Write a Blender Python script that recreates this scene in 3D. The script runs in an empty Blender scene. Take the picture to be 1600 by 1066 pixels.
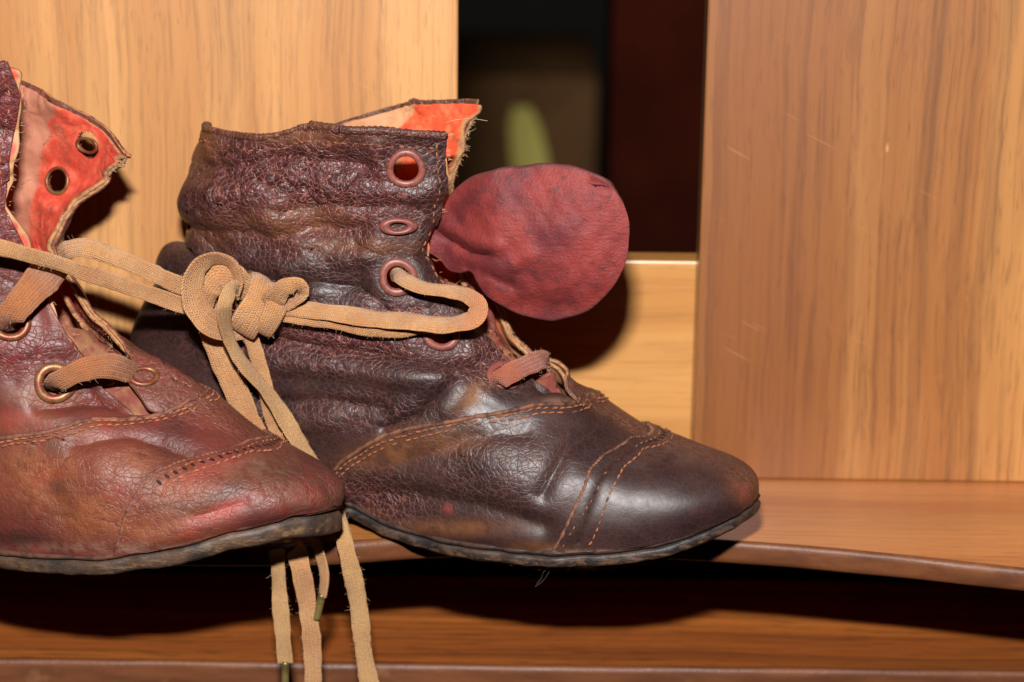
import bpy, math, random
import numpy as np

random.seed(7); RNG = np.random.default_rng(7)
MM = 0.001
SC = bpy.context.scene
COL = SC.collection

# ------------------------------------------------------------------ camera
FOCAL, SENSOR = 55.0, 22.3
PITCH, ROLL = math.radians(17), math.radians(.7)
CAM = np.array([0.0, -540.9, 197.6])                    # millimetres
_r = np.array([1.0, 0, 0]); FW = np.array([0, math.cos(PITCH), -math.sin(PITCH)]); _u = np.array([0, math.sin(PITCH), math.cos(PITCH)])
RT = math.cos(ROLL)*_r + math.sin(ROLL)*_u
UP = -math.sin(ROLL)*_r + math.cos(ROLL)*_u
FPX = FOCAL/SENSOR*1600

cd = bpy.data.cameras.new('camera'); co = bpy.data.objects.new('camera', cd); COL.objects.link(co)
from mathutils import Matrix, Vector
co.matrix_world = Matrix(((RT[0], UP[0], -FW[0], CAM[0]*MM), (RT[1], UP[1], -FW[1], CAM[1]*MM), (RT[2], UP[2], -FW[2], CAM[2]*MM), (0, 0, 0, 1)))
cd.lens = FOCAL; cd.sensor_width = SENSOR; cd.clip_start = .01; cd.clip_end = 20
cd.dof.use_dof = True; cd.dof.focus_distance = .512; cd.dof.aperture_fstop = 8.5
SC.camera = co

# ------------------------------------------------------------------ light: one flash above the lens, a whisper of room light
W = bpy.data.worlds.new('World'); SC.world = W; W.use_nodes = True
W.node_tree.nodes['Background'].inputs[0].default_value = (1.0, .8, .62, 1)
W.node_tree.nodes['Background'].inputs[1].default_value = .004
fl = bpy.data.lights.new('flash', 'AREA'); fl.shape = 'RECTANGLE'; fl.size = .034; fl.size_y = .016
fl.energy = 5.2; fl.color = (1, .98, .95)
fo = bpy.data.objects.new('flash', fl); COL.objects.link(fo)
FLASH = CAM + 114*UP - 12*RT
fo.location = FLASH*MM
fo.rotation_euler = Vector((np.array([-5, -20, 38.]) - FLASH)).to_track_quat('-Z', 'Y').to_euler()
SC.view_settings.view_transform = 'Standard'; SC.view_settings.look = 'None'
SC.view_settings.exposure = 0; SC.view_settings.gamma = 1
SC.cycles.max_bounces = 4; SC.cycles.caustics_reflective = False; SC.cycles.caustics_refractive = False

# ------------------------------------------------------------------ helpers: geometry
def proj(p):
    d = np.asarray(p, float) - CAM; z = d@FW
    return np.stack([800 + FPX*(d@RT)/z, 533 - FPX*(d@UP)/z], -1)
def ray(px, py):
    return FW + RT*(px-800)/FPX + UP*(533-py)/FPX
def at_y(px, py, y):                                    # photograph position -> point at depth y (mm)
    v = ray(px, py); return CAM + v*((y-CAM[1])/v[1])
def at_depth(px, py, z):
    return CAM + ray(px, py)*z

def hermite(xs, ys, x):
    xs = np.asarray(xs, float); ys = np.asarray(ys, float)
    x = np.clip(x, xs[0], xs[-1])
    d = np.diff(ys, axis=0)/(np.diff(xs).reshape((-1,)+(1,)*(ys.ndim-1)))
    m = np.empty_like(ys); m[0] = d[0]; m[-1] = d[-1]
    h = np.diff(xs)
    if len(xs) > 2:
        w = (h[1:]/(h[1:]+h[:-1])).reshape((-1,)+(1,)*(ys.ndim-1))
        m[1:-1] = d[:-1]*w + d[1:]*(1-w)
    i = np.clip(np.searchsorted(xs, x, side='right')-1, 0, len(xs)-2)
    t = (x-xs[i])/h[i]; sh = np.shape(t)+(1,)*(ys.ndim-1)
    t = np.reshape(t, sh); hh = np.reshape(h[i], sh)
    return ((2*t**3-3*t**2+1)*ys[i] + (t**3-2*t**2+t)*hh*m[i] + (-2*t**3+3*t**2)*ys[i+1] + (t**3-t**2)*hh*m[i+1])
def curve(pts, n):                                      # smooth resampled polyline
    pts = np.asarray(pts, float)
    s = np.r_[0, np.cumsum(np.linalg.norm(np.diff(pts, axis=0), axis=1))]
    fine = hermite(s, pts, np.linspace(0, s[-1], max(n*4, 200)))
    s2 = np.r_[0, np.cumsum(np.linalg.norm(np.diff(fine, axis=0), axis=1))]
    q = np.linspace(0, s2[-1], n)
    return np.stack([np.interp(q, s2, fine[:, k]) for k in range(fine.shape[1])], -1)
def smooth(e0, e1, x):
    t = np.clip((x-e0)/(e1-e0), 0, 1); return t*t*(3-2*t)
class Waves:                                            # cheap smooth 3-D noise
    def __init__(self, seed, wl, n=14):
        g = np.random.default_rng(seed); d = g.normal(size=(n, 3)); d /= np.linalg.norm(d, axis=1)[:, None]
        self.k = d*(2*np.pi/(wl*g.uniform(.6, 1.7, n)))[:, None]; self.p = g.uniform(0, 6.28, n); self.n = n
    def __call__(self, P): return np.sin(P@self.k.T + self.p).sum(-1)/math.sqrt(self.n/2)

def link(name, verts, faces, mat, parent=None, attrs=None, uv=None, smooth_shade=True, origin=None, mats=None, midx=None):
    me = bpy.data.meshes.new(name)
    o0 = parent.location/MM if parent is not None else Vector((0, 0, 0))
    par = parent
    while par is not None and par.parent is not None:
        par = par.parent; o0 = o0 + par.location/MM
    if parent is None and origin is not None: o0 = Vector(origin)
    V = (np.asarray(verts, float) - np.array(o0))*MM
    if isinstance(faces, np.ndarray): faces = faces.tolist()
    me.from_pydata(V.tolist(), [], faces)
    for m in (mats or [mat]): me.materials.append(m)
    if midx is not None: me.polygons.foreach_set('material_index', np.asarray(midx, np.int32))
    if smooth_shade: me.polygons.foreach_set('use_smooth', [True]*len(me.polygons))
    for k, v in (attrs or {}).items():
        a = me.attributes.new(k, 'FLOAT', 'POINT'); a.data.foreach_set('value', np.asarray(v, np.float32))
    if uv is not None:
        l = me.uv_layers.new(name='UVMap'); li = np.empty(len(me.loops), np.int32); me.loops.foreach_get('vertex_index', li)
        l.data.foreach_set('uv', np.asarray(uv, np.float32)[li].ravel())
    me.update()
    ob = bpy.data.objects.new(name, me); COL.objects.link(ob)
    if parent is not None: ob.parent = parent
    elif origin is not None: ob.location = Vector(origin)*MM
    return ob
def empty(name, loc, label, cat, group=None):
    o = bpy.data.objects.new(name, None); COL.objects.link(o); o.location = Vector(loc)*MM
    o.empty_display_size = .01
    o['label'] = label; o['category'] = cat
    if group: o['group'] = group
    return o
def tag(o, label, cat, group=None):
    o['label'] = label; o['category'] = cat
    if group: o['group'] = group
    return o
def grid_faces(n, m, base=0, flip=False):               # n rows x m cols
    i, j = np.meshgrid(np.arange(n-1), np.arange(m-1), indexing='ij')
    a = base + i*m + j
    f = np.stack([a, a+1, a+m+1, a+m], -1).reshape(-1, 4)
    return f[:, ::-1] if flip else f
def grid_normals(P):
    a = np.gradient(P, axis=0); b = np.gradient(P, axis=1)
    n = np.cross(a, b); l = np.linalg.norm(n, axis=-1, keepdims=True)
    return n/np.maximum(l, 1e-9)
def shell(P, N, lo, hi, edge=.35):
    """closed thin sheet: P grid (n,m,3), N normals, from offset lo to hi; outer rim eased"""
    n, m, _ = P.shape
    hi_ = np.full((n, m), hi, float)
    hi_[0] -= edge*(hi-lo); hi_[-1] -= edge*(hi-lo); hi_[:, 0] -= edge*(hi-lo); hi_[:, -1] -= edge*(hi-lo)
    A = (P + N*hi_[..., None]).reshape(-1, 3); B = (P + N*lo).reshape(-1, 3)
    f1 = grid_faces(n, m); f2 = grid_faces(n, m, n*m, True)
    idx = np.arange(n*m).reshape(n, m)
    loop = np.r_[idx[0, :-1], idx[:-1, -1], idx[-1, :0:-1], idx[:0:-1, 0]]
    nx = np.roll(loop, -1)
    rim = np.stack([nx, loop, loop+n*m, nx+n*m], -1)
    return np.r_[A, B], f1, f2, rim
def tube(pts, rad, seg=8, squash=None, cap=True):
    pts = np.asarray(pts, float); n = len(pts)
    rad = np.broadcast_to(np.asarray(rad, float), (n,))
    T = np.gradient(pts, axis=0); T /= np.linalg.norm(T, axis=1)[:, None]+1e-12
    ref = np.array([.3, -.8, .52]); V = []
    for i in range(n):
        s = np.cross(T[i], ref); s /= np.linalg.norm(s)+1e-9; w = np.cross(s, T[i])
        a = np.arange(seg)*2*np.pi/seg
        V.append(pts[i] + rad[i]*(np.cos(a)[:, None]*s + np.sin(a)[:, None]*w))
    V = np.concatenate(V); F = []
    for i in range(n-1):
        for j in range(seg):
            k = (j+1) % seg; F.append([i*seg+j, i*seg+k, (i+1)*seg+k, (i+1)*seg+j])
    if cap: F += [list(range(seg))[::-1], [(n-1)*seg+j for j in range(seg)]]
    return V, F
class MB:                                               # collects pieces of one mesh
    def __init__(s): s.V = []; s.F = []; s.n = 0
    def add(s, V, F):
        s.V.append(np.asarray(V, float)); s.F += [[i+s.n for i in f] for f in F]; s.n += len(V)
    def build(s, name, mat, parent=None, **k):
        return link(name, np.concatenate(s.V), s.F, mat, parent, **k)

# ------------------------------------------------------------------ helpers: materials
class NT:
    def __init__(s, name):
        s.m = bpy.data.materials.new(name); s.m.use_nodes = True; s.t = s.m.node_tree; s.bs = s.t.nodes['Principled BSDF']
    def n(s, typ, ins=None, **props):
        nd = s.t.nodes.new('ShaderNode'+typ)
        for k, v in props.items(): setattr(nd, k, v)
        for k, v in (ins or {}).items(): s.set(nd.inputs[k], v)
        return nd
    def set(s, inp, v):
        if isinstance(v, bpy.types.NodeSocket): s.t.links.new(v, inp)
        elif isinstance(v, bpy.types.Node): s.t.links.new(v.outputs[0], inp)
        else: inp.default_value = v
    def math(s, op, a, b=None, c=None, clamp=False):
        nd = s.t.nodes.new('ShaderNodeMath'); nd.operation = op; nd.use_clamp = clamp
        s.set(nd.inputs[0], a)
        if b is not None: s.set(nd.inputs[1], b)
        if c is not None: s.set(nd.inputs[2], c)
        return nd.outputs[0]
    def mix(s, f, a, b, blend='MIX'):
        nd = s.t.nodes.new('ShaderNodeMix'); nd.data_type = 'RGBA'; nd.blend_type = blend; nd.clamp_factor = True
        s.set(nd.inputs[0], f); s.set(nd.inputs[6], a); s.set(nd.inputs[7], b); return nd.outputs[2]
    def ramp(s, v, lo, hi, a=0., b=1.):
        nd = s.t.nodes.new('ShaderNodeMapRange'); nd.interpolation_type = 'SMOOTHSTEP'
        s.set(nd.inputs[0], v); nd.inputs[1].default_value = lo; nd.inputs[2].default_value = hi; nd.inputs[3].default_value = a; nd.inputs[4].default_value = b
        return nd.outputs[0]
    def obj(s): return s.n('TexCoord').outputs['Object']
    def uv(s): return s.n('TexCoord').outputs['UV']
    def mapping(s, v, scale=(1, 1, 1), rot=(0, 0, 0), loc=(0, 0, 0)):
        return s.n('Mapping', {'Vector': v, 'Scale': scale, 'Rotation': rot, 'Location': loc}).outputs[0]
    def noise(s, v, scale, detail=4, rough=.55, dist=0.):
        return s.n('TexNoise', {'Vector': v, 'Scale': scale, 'Detail': detail, 'Roughness': rough, 'Distortion': dist}).outputs[0]
    def noisec(s, v, scale, detail=3):
        return s.n('TexNoise', {'Vector': v, 'Scale': scale, 'Detail': detail}).outputs[1]
    def voro(s, v, scale, feature='DISTANCE_TO_EDGE', rnd=1.):
        return s.n('TexVoronoi', {'Vector': v, 'Scale': scale, 'Randomness': rnd}, feature=feature).outputs[0]
    def attr(s, name): return s.n('Attribute', attribute_name=name).outputs['Fac']
    def bump(s, h, strength, dist, normal=None):
        nd = s.n('Bump', {'Height': h, 'Strength': strength, 'Distance': dist})
        if normal is not None: s.set(nd.inputs['Normal'], normal)
        return nd.outputs[0]
    def out(s, color=None, rough=None, normal=None, spec=.5, **k):
        if color is not None: s.set(s.bs.inputs['Base Color'], color)
        if rough is not None: s.set(s.bs.inputs['Roughness'], rough)
        if normal is not None: s.set(s.bs.inputs['Normal'], normal)
        s.bs.inputs['Specular IOR Level'].default_value = spec
        for a, v in k.items(): s.set(s.bs.inputs[a.replace('_', ' ')], v)
        return s.m
def srgb(r, g, b):
    f = lambda c: (c/255/12.92 if c/255 <= .04045 else ((c/255+.055)/1.055)**2.4)
    return (f(r), f(g), f(b), 1)
def vmul(s, v, k):
    return s.n('VectorMath', {0: v, 3: k}, operation='SCALE').outputs[0]
def distort(s, v, scale, amp):
    c = s.noisec(v, scale)
    c = s.n('VectorMath', {0: c, 1: (.5, .5, .5)}, operation='SUBTRACT').outputs[0]
    c = s.n('VectorMath', {0: c, 3: amp}, operation='SCALE').outputs[0]
    return s.n('VectorMath', {0: v, 1: c}, operation='ADD').outputs[0]

def wood(name, light, mid, dark, along='z', rough=.38, freq=1., pores=.6, seed=0., scratches=.5, red=None, streaky=.16, grain=.34):
    s = NT(name); o = s.obj(); o = s.n('VectorMath', {0: o, 1: (seed, seed*1.7, seed*.6)}, operation='ADD').outputs[0]
    st = {'z': (1, 1, .035), 'x': (.035, 1, 1)}[along]
    st2 = {'z': (1, 1, .012), 'x': (.012, 1, 1)}[along]
    st3 = {'z': (1, 1, .09), 'x': (.09, 1, 1)}[along]
    od = distort(s, o, 16, .006)
    broad = s.noise(s.mapping(od, st), 60*freq, 3, .55)
    fine = s.noise(s.mapping(od, st2), 820*freq, 5, .7)
    pore = s.noise(s.mapping(od, st3), 1700*freq, 2, .6)
    streak = s.noise(s.mapping(od, st2), 150*freq, 3, .6)
    c = s.mix(s.ramp(broad, .38, .62), light, mid)
    c = s.mix(s.math('MULTIPLY', s.ramp(fine, .45, .66), grain), c, dark)
    c = s.mix(s.math('MULTIPLY', s.ramp(streak, .54, .66), streaky), c, dark)
    pm = s.math('MULTIPLY', s.ramp(pore, .56, .74), pores*.6)
    c = s.mix(pm, c, dark)
    if red is not None:                                 # redder heartwood along one side of the board, running with the grain
        xx = s.math('ADD', s.n('SeparateXYZ', {0: s.obj()}).outputs[0], s.math('MULTIPLY', s.noise(s.mapping(o, (1, 1, .25)), 22, 3), .075))
        c = s.mix(s.math('MULTIPLY', s.ramp(xx, .08, .18, 1., 0.), .62), c, red)
    # scratches and dings
    if scratches:
        ln = s.noise(s.mapping(s.mapping(o, rot=(0, 1.1, 0)), (1., 1., .04)), 1100, 1, .5)
        gate = s.noise(o, 34, 2)
        scm = s.math('MULTIPLY', s.math('MULTIPLY', s.ramp(ln, .70, .75), s.ramp(gate, .48, .58)), .22)
        spots = s.voro(s.mapping(distort(s, o, 60, .004), (1, 1, .28) if along == 'z' else (.28, 1, 1)), 150, 'F1')
        spm = s.math('MULTIPLY', s.ramp(spots, .035, .07, 1., 0.), s.ramp(gate, .52, .60))
        scm = s.math('MULTIPLY', s.math('MAXIMUM', scm, spm), scratches)
        c = s.mix(scm, c, (min(1, light[0]*1.25), min(1, light[1]*1.35), min(1, light[2]*1.6), 1))
    h = s.math('ADD', s.math('MULTIPLY', fine, -.5), s.math('MULTIPLY', pm, -.6))
    r = s.math('ADD', rough-.06, s.math('MULTIPLY', broad, .14))
    return s.out(c, r, s.bump(h, .4, .00014), .6, Coat_Weight=.6, Coat_Roughness=.3)

WOOD_L = wood('wood_veneer_light', srgb(214, 156, 96), srgb(190, 130, 74), srgb(116, 80, 52), 'z', .43, 1., .5, 0., .5)
WOOD_R = wood('wood_veneer_brown', srgb(206, 146, 84), srgb(174, 112, 58), srgb(82, 54, 38), 'z', .42, .9, .6, 3.3, .9, srgb(122, 66, 32), streaky=.34, grain=.44)
WOOD_RAIL = wood('wood_rail', srgb(218, 160, 94), srgb(200, 138, 72), srgb(150, 98, 54), 'x', .4, .9, .4, 5.1, .3)
WOOD_SHELF = wood('wood_shelf', srgb(202, 132, 72), srgb(182, 110, 54), srgb(116, 66, 34), 'x', .34, 1., .5, 7.7, .35)
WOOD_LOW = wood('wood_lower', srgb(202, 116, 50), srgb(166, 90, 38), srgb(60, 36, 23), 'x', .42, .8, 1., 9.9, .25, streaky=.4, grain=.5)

def edge_mat():
    s = NT('edge_band_brown'); o = s.obj()
    n = s.noise(s.mapping(o, (.15, 1, 1)), 260, 4); n2 = s.noise(o, 90, 3)
    c = s.mix(s.ramp(n, .35, .7), srgb(118, 70, 42), srgb(94, 54, 33))
    c = s.mix(s.math('MULTIPLY', s.ramp(n2, .62, .72), .5), c, srgb(146, 98, 66))
    return s.out(c, s.math('ADD', .36, s.math('MULTIPLY', n2, .2)), s.bump(s.math('ADD', n, s.noise(o, 700, 4)), .5, .0002), .35)
EDGE = edge_mat()

def leather(name, base, base2, wear, crack, crackamt=.5, rough=.36, cell=720., redmix=None, shaft=None, darkc=srgb(52, 34, 28)):
    s = NT(name); o = s.obj(); uv = s.uv()
    od = distort(s, o, 300, .0022)
    w = s.attr('wear'); wr = s.attr('crinkle'); sc = s.attr('scuff')
    n1 = s.noise(o, 60, 3, .6); n2 = s.noise(o, 340, 4, .65)
    vo = s.voro(od, cell); vf = s.voro(od, cell*2.6); big = s.voro(s.mapping(od, (1, 1, 1.8)), cell*.36)
    cr = s.ramp(vo, .0, .085, 1., 0.); crf = s.ramp(vf, 0., .2, 1., 0.); crb = s.ramp(big, 0., .035, 1., 0.)
    wn = s.noise(s.mapping(uv, (2.2, 9, 1)), 6., 3, .5, .8)
    c = s.mix(s.ramp(n1, .35, .68), base, base2)
    if shaft is not None: c = s.mix(s.ramp(wr, .4, .9), c, s.mix(s.ramp(n2, .4, .65), shaft, (shaft[0]*.45, shaft[1]*.4, shaft[2]*.45, 1)))
    c = s.mix(s.math('MULTIPLY', s.ramp(n2, .5, .75), .45), c, (base[0]*.4, base[1]*.36, base[2]*.38, 1))
    wm = s.math('MULTIPLY', w, s.ramp(s.math('ADD', n2, s.math('MULTIPLY', n1, .6)), .58, .98, .35, 1.), clamp=True)
    c = s.mix(wm, c, wear)
    if redmix is not None:
        c = s.mix(s.math('MULTIPLY', s.ramp(s.noise(o, 130, 3), .54, .7), .4), c, redmix)
    c = s.mix(s.math('MULTIPLY', s.attr('dark'), s.ramp(n2, .3, .6, .5, 1.)), c, darkc)
    c = s.mix(s.math('MULTIPLY', s.attr('rub'), s.ramp(n2, .3, .55, .4, 1.)), c, srgb(164, 66, 58))
    gate = s.ramp(n1, .25, .48)
    cm = s.math('MULTIPLY', s.math('MULTIPLY', s.math('MAXIMUM', cr, crb), s.math('MULTIPLY', gate, s.math('POWER', wr, 1.5))), crackamt)
    c = s.mix(cm, c, crack)
    c = s.mix(s.math('MULTIPLY', sc, s.ramp(n2, .35, .6)), c, srgb(150, 112, 92))
    h = s.math('ADD', s.math('MULTIPLY', cr, -.28), s.math('MULTIPLY', crb, -.4))
    h = s.math('ADD', h, s.math('MULTIPLY', s.ramp(vo, 0., .42), .15))
    h = s.math('ADD', h, s.math('MULTIPLY', s.ramp(big, 0., .34), .22))
    h = s.math('ADD', h, s.math('MULTIPLY', crf, -.06))
    h = s.math('ADD', h, s.math('MULTIPLY', wn, .45))
    h = s.math('MULTIPLY', h, s.math('MULTIPLY', s.math('MAXIMUM', s.math('SUBTRACT', wr, .14), 0.), 1.05))
    h = s.math('ADD', h, s.math('MULTIPLY', n2, .13))
    r = s.math('ADD', rough+.02, s.math('MULTIPLY', n2, .26))
    r = s.math('ADD', r, s.math('MULTIPLY', wr, -.12))
    r = s.math('ADD', r, s.math('MULTIPLY', wm, .08))
    r = s.math('ADD', r, s.math('MULTIPLY', sc, .25))
    return s.out(c, r, s.bump(h, 1., .00046), .6)
LEATH_R = leather('leather_oxblood', srgb(62, 39, 36), srgb(44, 28, 28), srgb(122, 74, 38), srgb(156, 98, 88), .95, .34, shaft=srgb(80, 38, 38))
LEATH_L = leather('leather_redbrown', srgb(110, 50, 42), srgb(82, 38, 34), srgb(146, 82, 44), srgb(156, 92, 80), .6, .38, redmix=srgb(146, 42, 38), shaft=srgb(110, 42, 46))

def lining_mat(name, orange, tan):
    s = NT(name); o = s.obj(); f = s.attr('facing')
    n = s.noise(o, 420, 5, .65); n2 = s.noise(o, 110, 3)
    a = s.mix(s.ramp(n, .42, .70), orange, (min(1, orange[0]*1.25), orange[1]*2.2, orange[2]*2.2, 1))
    a = s.mix(s.math('MULTIPLY', s.ramp(n2, .55, .75), .35), a, srgb(190, 110, 84))
    b = s.mix(s.ramp(n2, .35, .7), tan, (tan[0]*.7, tan[1]*.62, tan[2]*.6, 1))
    c = s.mix(f, b, a)
    c = s.mix(s.math('MULTIPLY', s.ramp(s.noise(o, 260, 4, .7), .5, .68), .4), c, srgb(120, 70, 54))
    c = s.mix(s.attr('edge'), c, srgb(186, 140, 98))
    return s.out(c, .55, s.bump(n, .5, .0003), .3)
LIN_R = lining_mat('lining_orange', srgb(222, 84, 52), srgb(206, 150, 108))
LIN_L = lining_mat('lining_red', srgb(204, 72, 54), srgb(198, 132, 106))
def plain(name, col, col2, scale, rough, bump=.4, dist=.0003, spec=.4, metal=0., thr=(.4, .65), detail=4):
    s = NT(name); o = s.obj(); n = s.noise(o, scale, detail, .62)
    c = s.mix(s.ramp(n, *thr), col, col2)
    return s.out(c, rough, s.bump(s.noise(o, scale*2.5, 4), bump, dist), spec, Metallic=metal)
THREAD_R = plain('thread_orange', srgb(164, 104, 70), srgb(112, 68, 50), 500, .8, spec=.2)
THREAD_L = plain('thread_tan', srgb(176, 112, 78), srgb(128, 76, 54), 500, .8, spec=.2)
SEAM_R = plain('worn_seam_edge', srgb(130, 86, 64), srgb(70, 44, 38), 420, .7, spec=.3)
SEAM_L = plain('worn_seam_edge_light', srgb(136, 88, 68), srgb(92, 54, 46), 420, .7, spec=.3)
RAW = plain('raw_leather_edge', srgb(184, 134, 92), srgb(132, 90, 62), 900, .9, spec=.15)
EYE_R = plain('eyelet_painted', srgb(136, 74, 64), srgb(92, 48, 44), 700, .42, .3, .0001, .5, thr=(.45, .75))
EYE_L = plain('eyelet_brass', srgb(140, 100, 62), srgb(128, 62, 42), 420, .4, .2, .0001, .5, .35, (.40, .6))
SOLE = None
def sole_mat(name, a, b, c3, wearthr):
    s = NT(name); o = s.obj(); n = s.noise(s.mapping(o, (.6, .6, 1.6)), 520, 6, .75); n2 = s.noise(s.mapping(o, (1, 1, 3.2)), 520, 4, .6); n3 = s.noise(o, 120, 4, .65)
    c = s.mix(s.ramp(n3, .38, .66), a, b)
    c = s.mix(s.math('MULTIPLY', s.math('MULTIPLY', s.ramp(n, wearthr, wearthr+.12), s.attr('low')), .9), c, c3)
    h = s.math('ADD', n, s.math('MULTIPLY', n2, .8))
    return s.out(c, s.math('ADD', .34, s.math('MULTIPLY', n, .3)), s.bump(h, .5, .0003), .5)
SOLE_R = sole_mat('sole_black', srgb(38, 34, 34), srgb(66, 50, 43), srgb(132, 96, 70), .47)
SOLE_L = sole_mat('sole_worn', srgb(92, 68, 54), srgb(50, 44, 42), srgb(140, 108, 72), .50)
WELT_R = plain('welt_dark', srgb(74, 52, 44), srgb(40, 32, 31), 300, .5)
WELT_L = plain('welt_brown', srgb(104, 68, 52), srgb(70, 50, 44), 300, .55)
def tongue_mat():
    s = NT('tongue_red'); o = s.obj()
    n = s.noise(o, 90, 4, .6); n2 = s.noise(o, 520, 4, .6); n3 = s.noise(o, 1900, 3)
    c = s.mix(s.ramp(n, .38, .64), srgb(140, 54, 50), srgb(104, 40, 42))
    c = s.mix(s.math('MULTIPLY', s.ramp(n2, .56, .66), .6), c, srgb(84, 44, 48))
    c = s.mix(s.math('MULTIPLY', s.ramp(n3, .62, .74), .35), c, srgb(164, 88, 82))
    c = s.mix(s.math('MULTIPLY', s.attr('rimdark'), .7), c, srgb(84, 52, 54))
    h = s.math('ADD', s.math('MULTIPLY', n2, .8), s.math('MULTIPLY', n3, .5))
    h = s.math('ADD', h, s.math('MULTIPLY', s.noise(s.mapping(s.uv(), (5, 14, 1)), 9, 3), .5))
    return s.out(c, .6, s.bump(h, .8, .0004), .35)
TONGUE = tongue_mat()
def lace_mat(name, a, b, stain):
    s = NT(name); uv = s.uv(); o = s.obj()
    sx = s.n('SeparateXYZ', {0: uv}); S, V = sx.outputs[0], sx.outputs[1]     # S in mm along, V across -.5...5
    col = s.math('MULTIPLY', s.math('ADD', V, .5), 10.)
    fr = s.math('FRACT', col); fl_ = s.math('FLOOR', col)
    sgn = s.math('SUBTRACT', s.math('MULTIPLY', s.math('MODULO', fl_, 2.), 2.), 1.)
    ph = s.math('ADD', s.math('MULTIPLY', S, 1.9), s.math('MULTIPLY', s.math('MULTIPLY', fr, sgn), .8))
    ph = s.math('ADD', ph, s.math('MULTIPLY', s.noise(o, 420, 2), 1.6))
    y = s.math('SINE', s.math('MULTIPLY', ph, 6.283))
    rib = s.math('SINE', s.math('MULTIPLY', fr, 3.1416))
    h = s.math('ADD', s.math('MULTIPLY', y, .26), s.math('MULTIPLY', rib, .4))
    n = s.noise(o, 1600, 3, .6); n2 = s.noise(o, 140, 4); n3 = s.noise(o, 60, 3)
    h = s.math('ADD', h, s.math('MULTIPLY', n, 1.1))
    c = s.mix(s.ramp(n2, .35, .7), a, b)
    c = s.mix(s.math('MULTIPLY', s.ramp(n3, .55, .72), .6), c, stain)
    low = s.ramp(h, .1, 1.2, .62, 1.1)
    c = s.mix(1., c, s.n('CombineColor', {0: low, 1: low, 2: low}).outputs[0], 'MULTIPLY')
    return s.out(c, .92, s.bump(h, .9, .00028), .12, Sheen_Weight=.25, Sheen_Roughness=.6)
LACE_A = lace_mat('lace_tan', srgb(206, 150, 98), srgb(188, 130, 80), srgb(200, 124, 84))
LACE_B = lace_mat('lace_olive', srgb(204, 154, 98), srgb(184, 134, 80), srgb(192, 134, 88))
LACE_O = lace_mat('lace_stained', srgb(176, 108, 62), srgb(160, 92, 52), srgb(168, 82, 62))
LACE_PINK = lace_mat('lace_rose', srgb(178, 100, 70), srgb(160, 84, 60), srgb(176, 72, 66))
FUZZ = plain('lint_fibre', srgb(206, 176, 140), srgb(180, 146, 110), 100, .9, spec=.1)
FUZZD = plain('dark_fibre', srgb(70, 56, 48), srgb(48, 40, 36), 100, .9, spec=.1)
AGLET = plain('aglet_brass', srgb(160, 138, 84), srgb(120, 102, 62), 300, .4, metal=.6)
GREEN = plain('dull_green', srgb(240, 226, 118), srgb(232, 216, 110), 20, .6)
BOXB = plain('dull_brown_card', srgb(134, 98, 64), srgb(118, 84, 54), 20, .9, spec=.02)
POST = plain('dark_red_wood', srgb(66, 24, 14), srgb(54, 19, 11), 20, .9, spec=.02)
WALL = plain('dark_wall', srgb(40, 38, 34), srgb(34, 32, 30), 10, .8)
PUNCH = plain('punched_leather', srgb(38, 25, 22), srgb(52, 33, 28), 300, .7)
INNER_T = plain('worn_tongue', srgb(128, 66, 56), srgb(150, 106, 74), 190, .75, .6, .0006, .25)
BACKB = plain('shade_dark_board', srgb(44, 24, 16), srgb(34, 18, 12), 60, .95, spec=.02)  # near-black matte colour stands in for the shade below the shelf
BLACK = plain('slit_shade_black', srgb(24, 22, 22), srgb(18, 17, 17), 300, .9)  # black for the shade inside the tongue's slit

# ------------------------------------------------------------------ the wooden stand
def box(x0, x1, y0, y1, z0, z1, bev=.5):
    V = []; F = []
    xs = [x0, x0+bev, x1-bev, x1]; 
    # box with bevelled edges through bmesh
    import bmesh
    bm = bmesh.new(); bmesh.ops.create_cube(bm, size=1)
    for v in bm.verts:
        v.co = Vector(((x0+x1)/2+v.co.x*(x1-x0), (y0+y1)/2+v.co.y*(y1-y0), (z0+z1)/2+v.co.z*(z1-z0)))
    if bev: bmesh.ops.bevel(bm, geom=list(bm.edges), offset=bev, segments=2, profile=.5, affect='EDGES')
    bm.verts.index_update()
    V = np.array([v.co[:] for v in bm.verts]); F = [[v.index for v in f.verts] for f in bm.faces]; bm.free(); return V, F
stand = empty('wooden_stand', (0, 12, -37), 'brown veneered wooden stand with a narrow curved shelf holding the boots', 'stand')
def sbox(name, mat, *a, **k): return link(name, *box(*a, **k), mat, stand, smooth_shade=False)
p = sbox('back_panel', WOOD_L, -190, -12.5, 2, 10, .05, 175, bev=.5); p['label'] = 'light tan upright board behind the boots'
p = sbox('back_panel', WOOD_R, 41.3, 190, 0, 10, .05, 175, bev=.5); p['label'] = 'browner scratched upright board right of the gap'
p = sbox('cross_rail', WOOD_RAIL, -60, 90, 11, 19, .05, 48.2, bev=.5)
FRX = [-210, -150, -104, -80, -62, -48, -34, -19, 0, 20, 53, 81, 107, 140, 210]
FRY = [-38, -41, -43.5, -44, -44, -43.6, -42, -38.5, -36.3, -36.3, -39.6, -45.5, -52.5, -60, -66]
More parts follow.
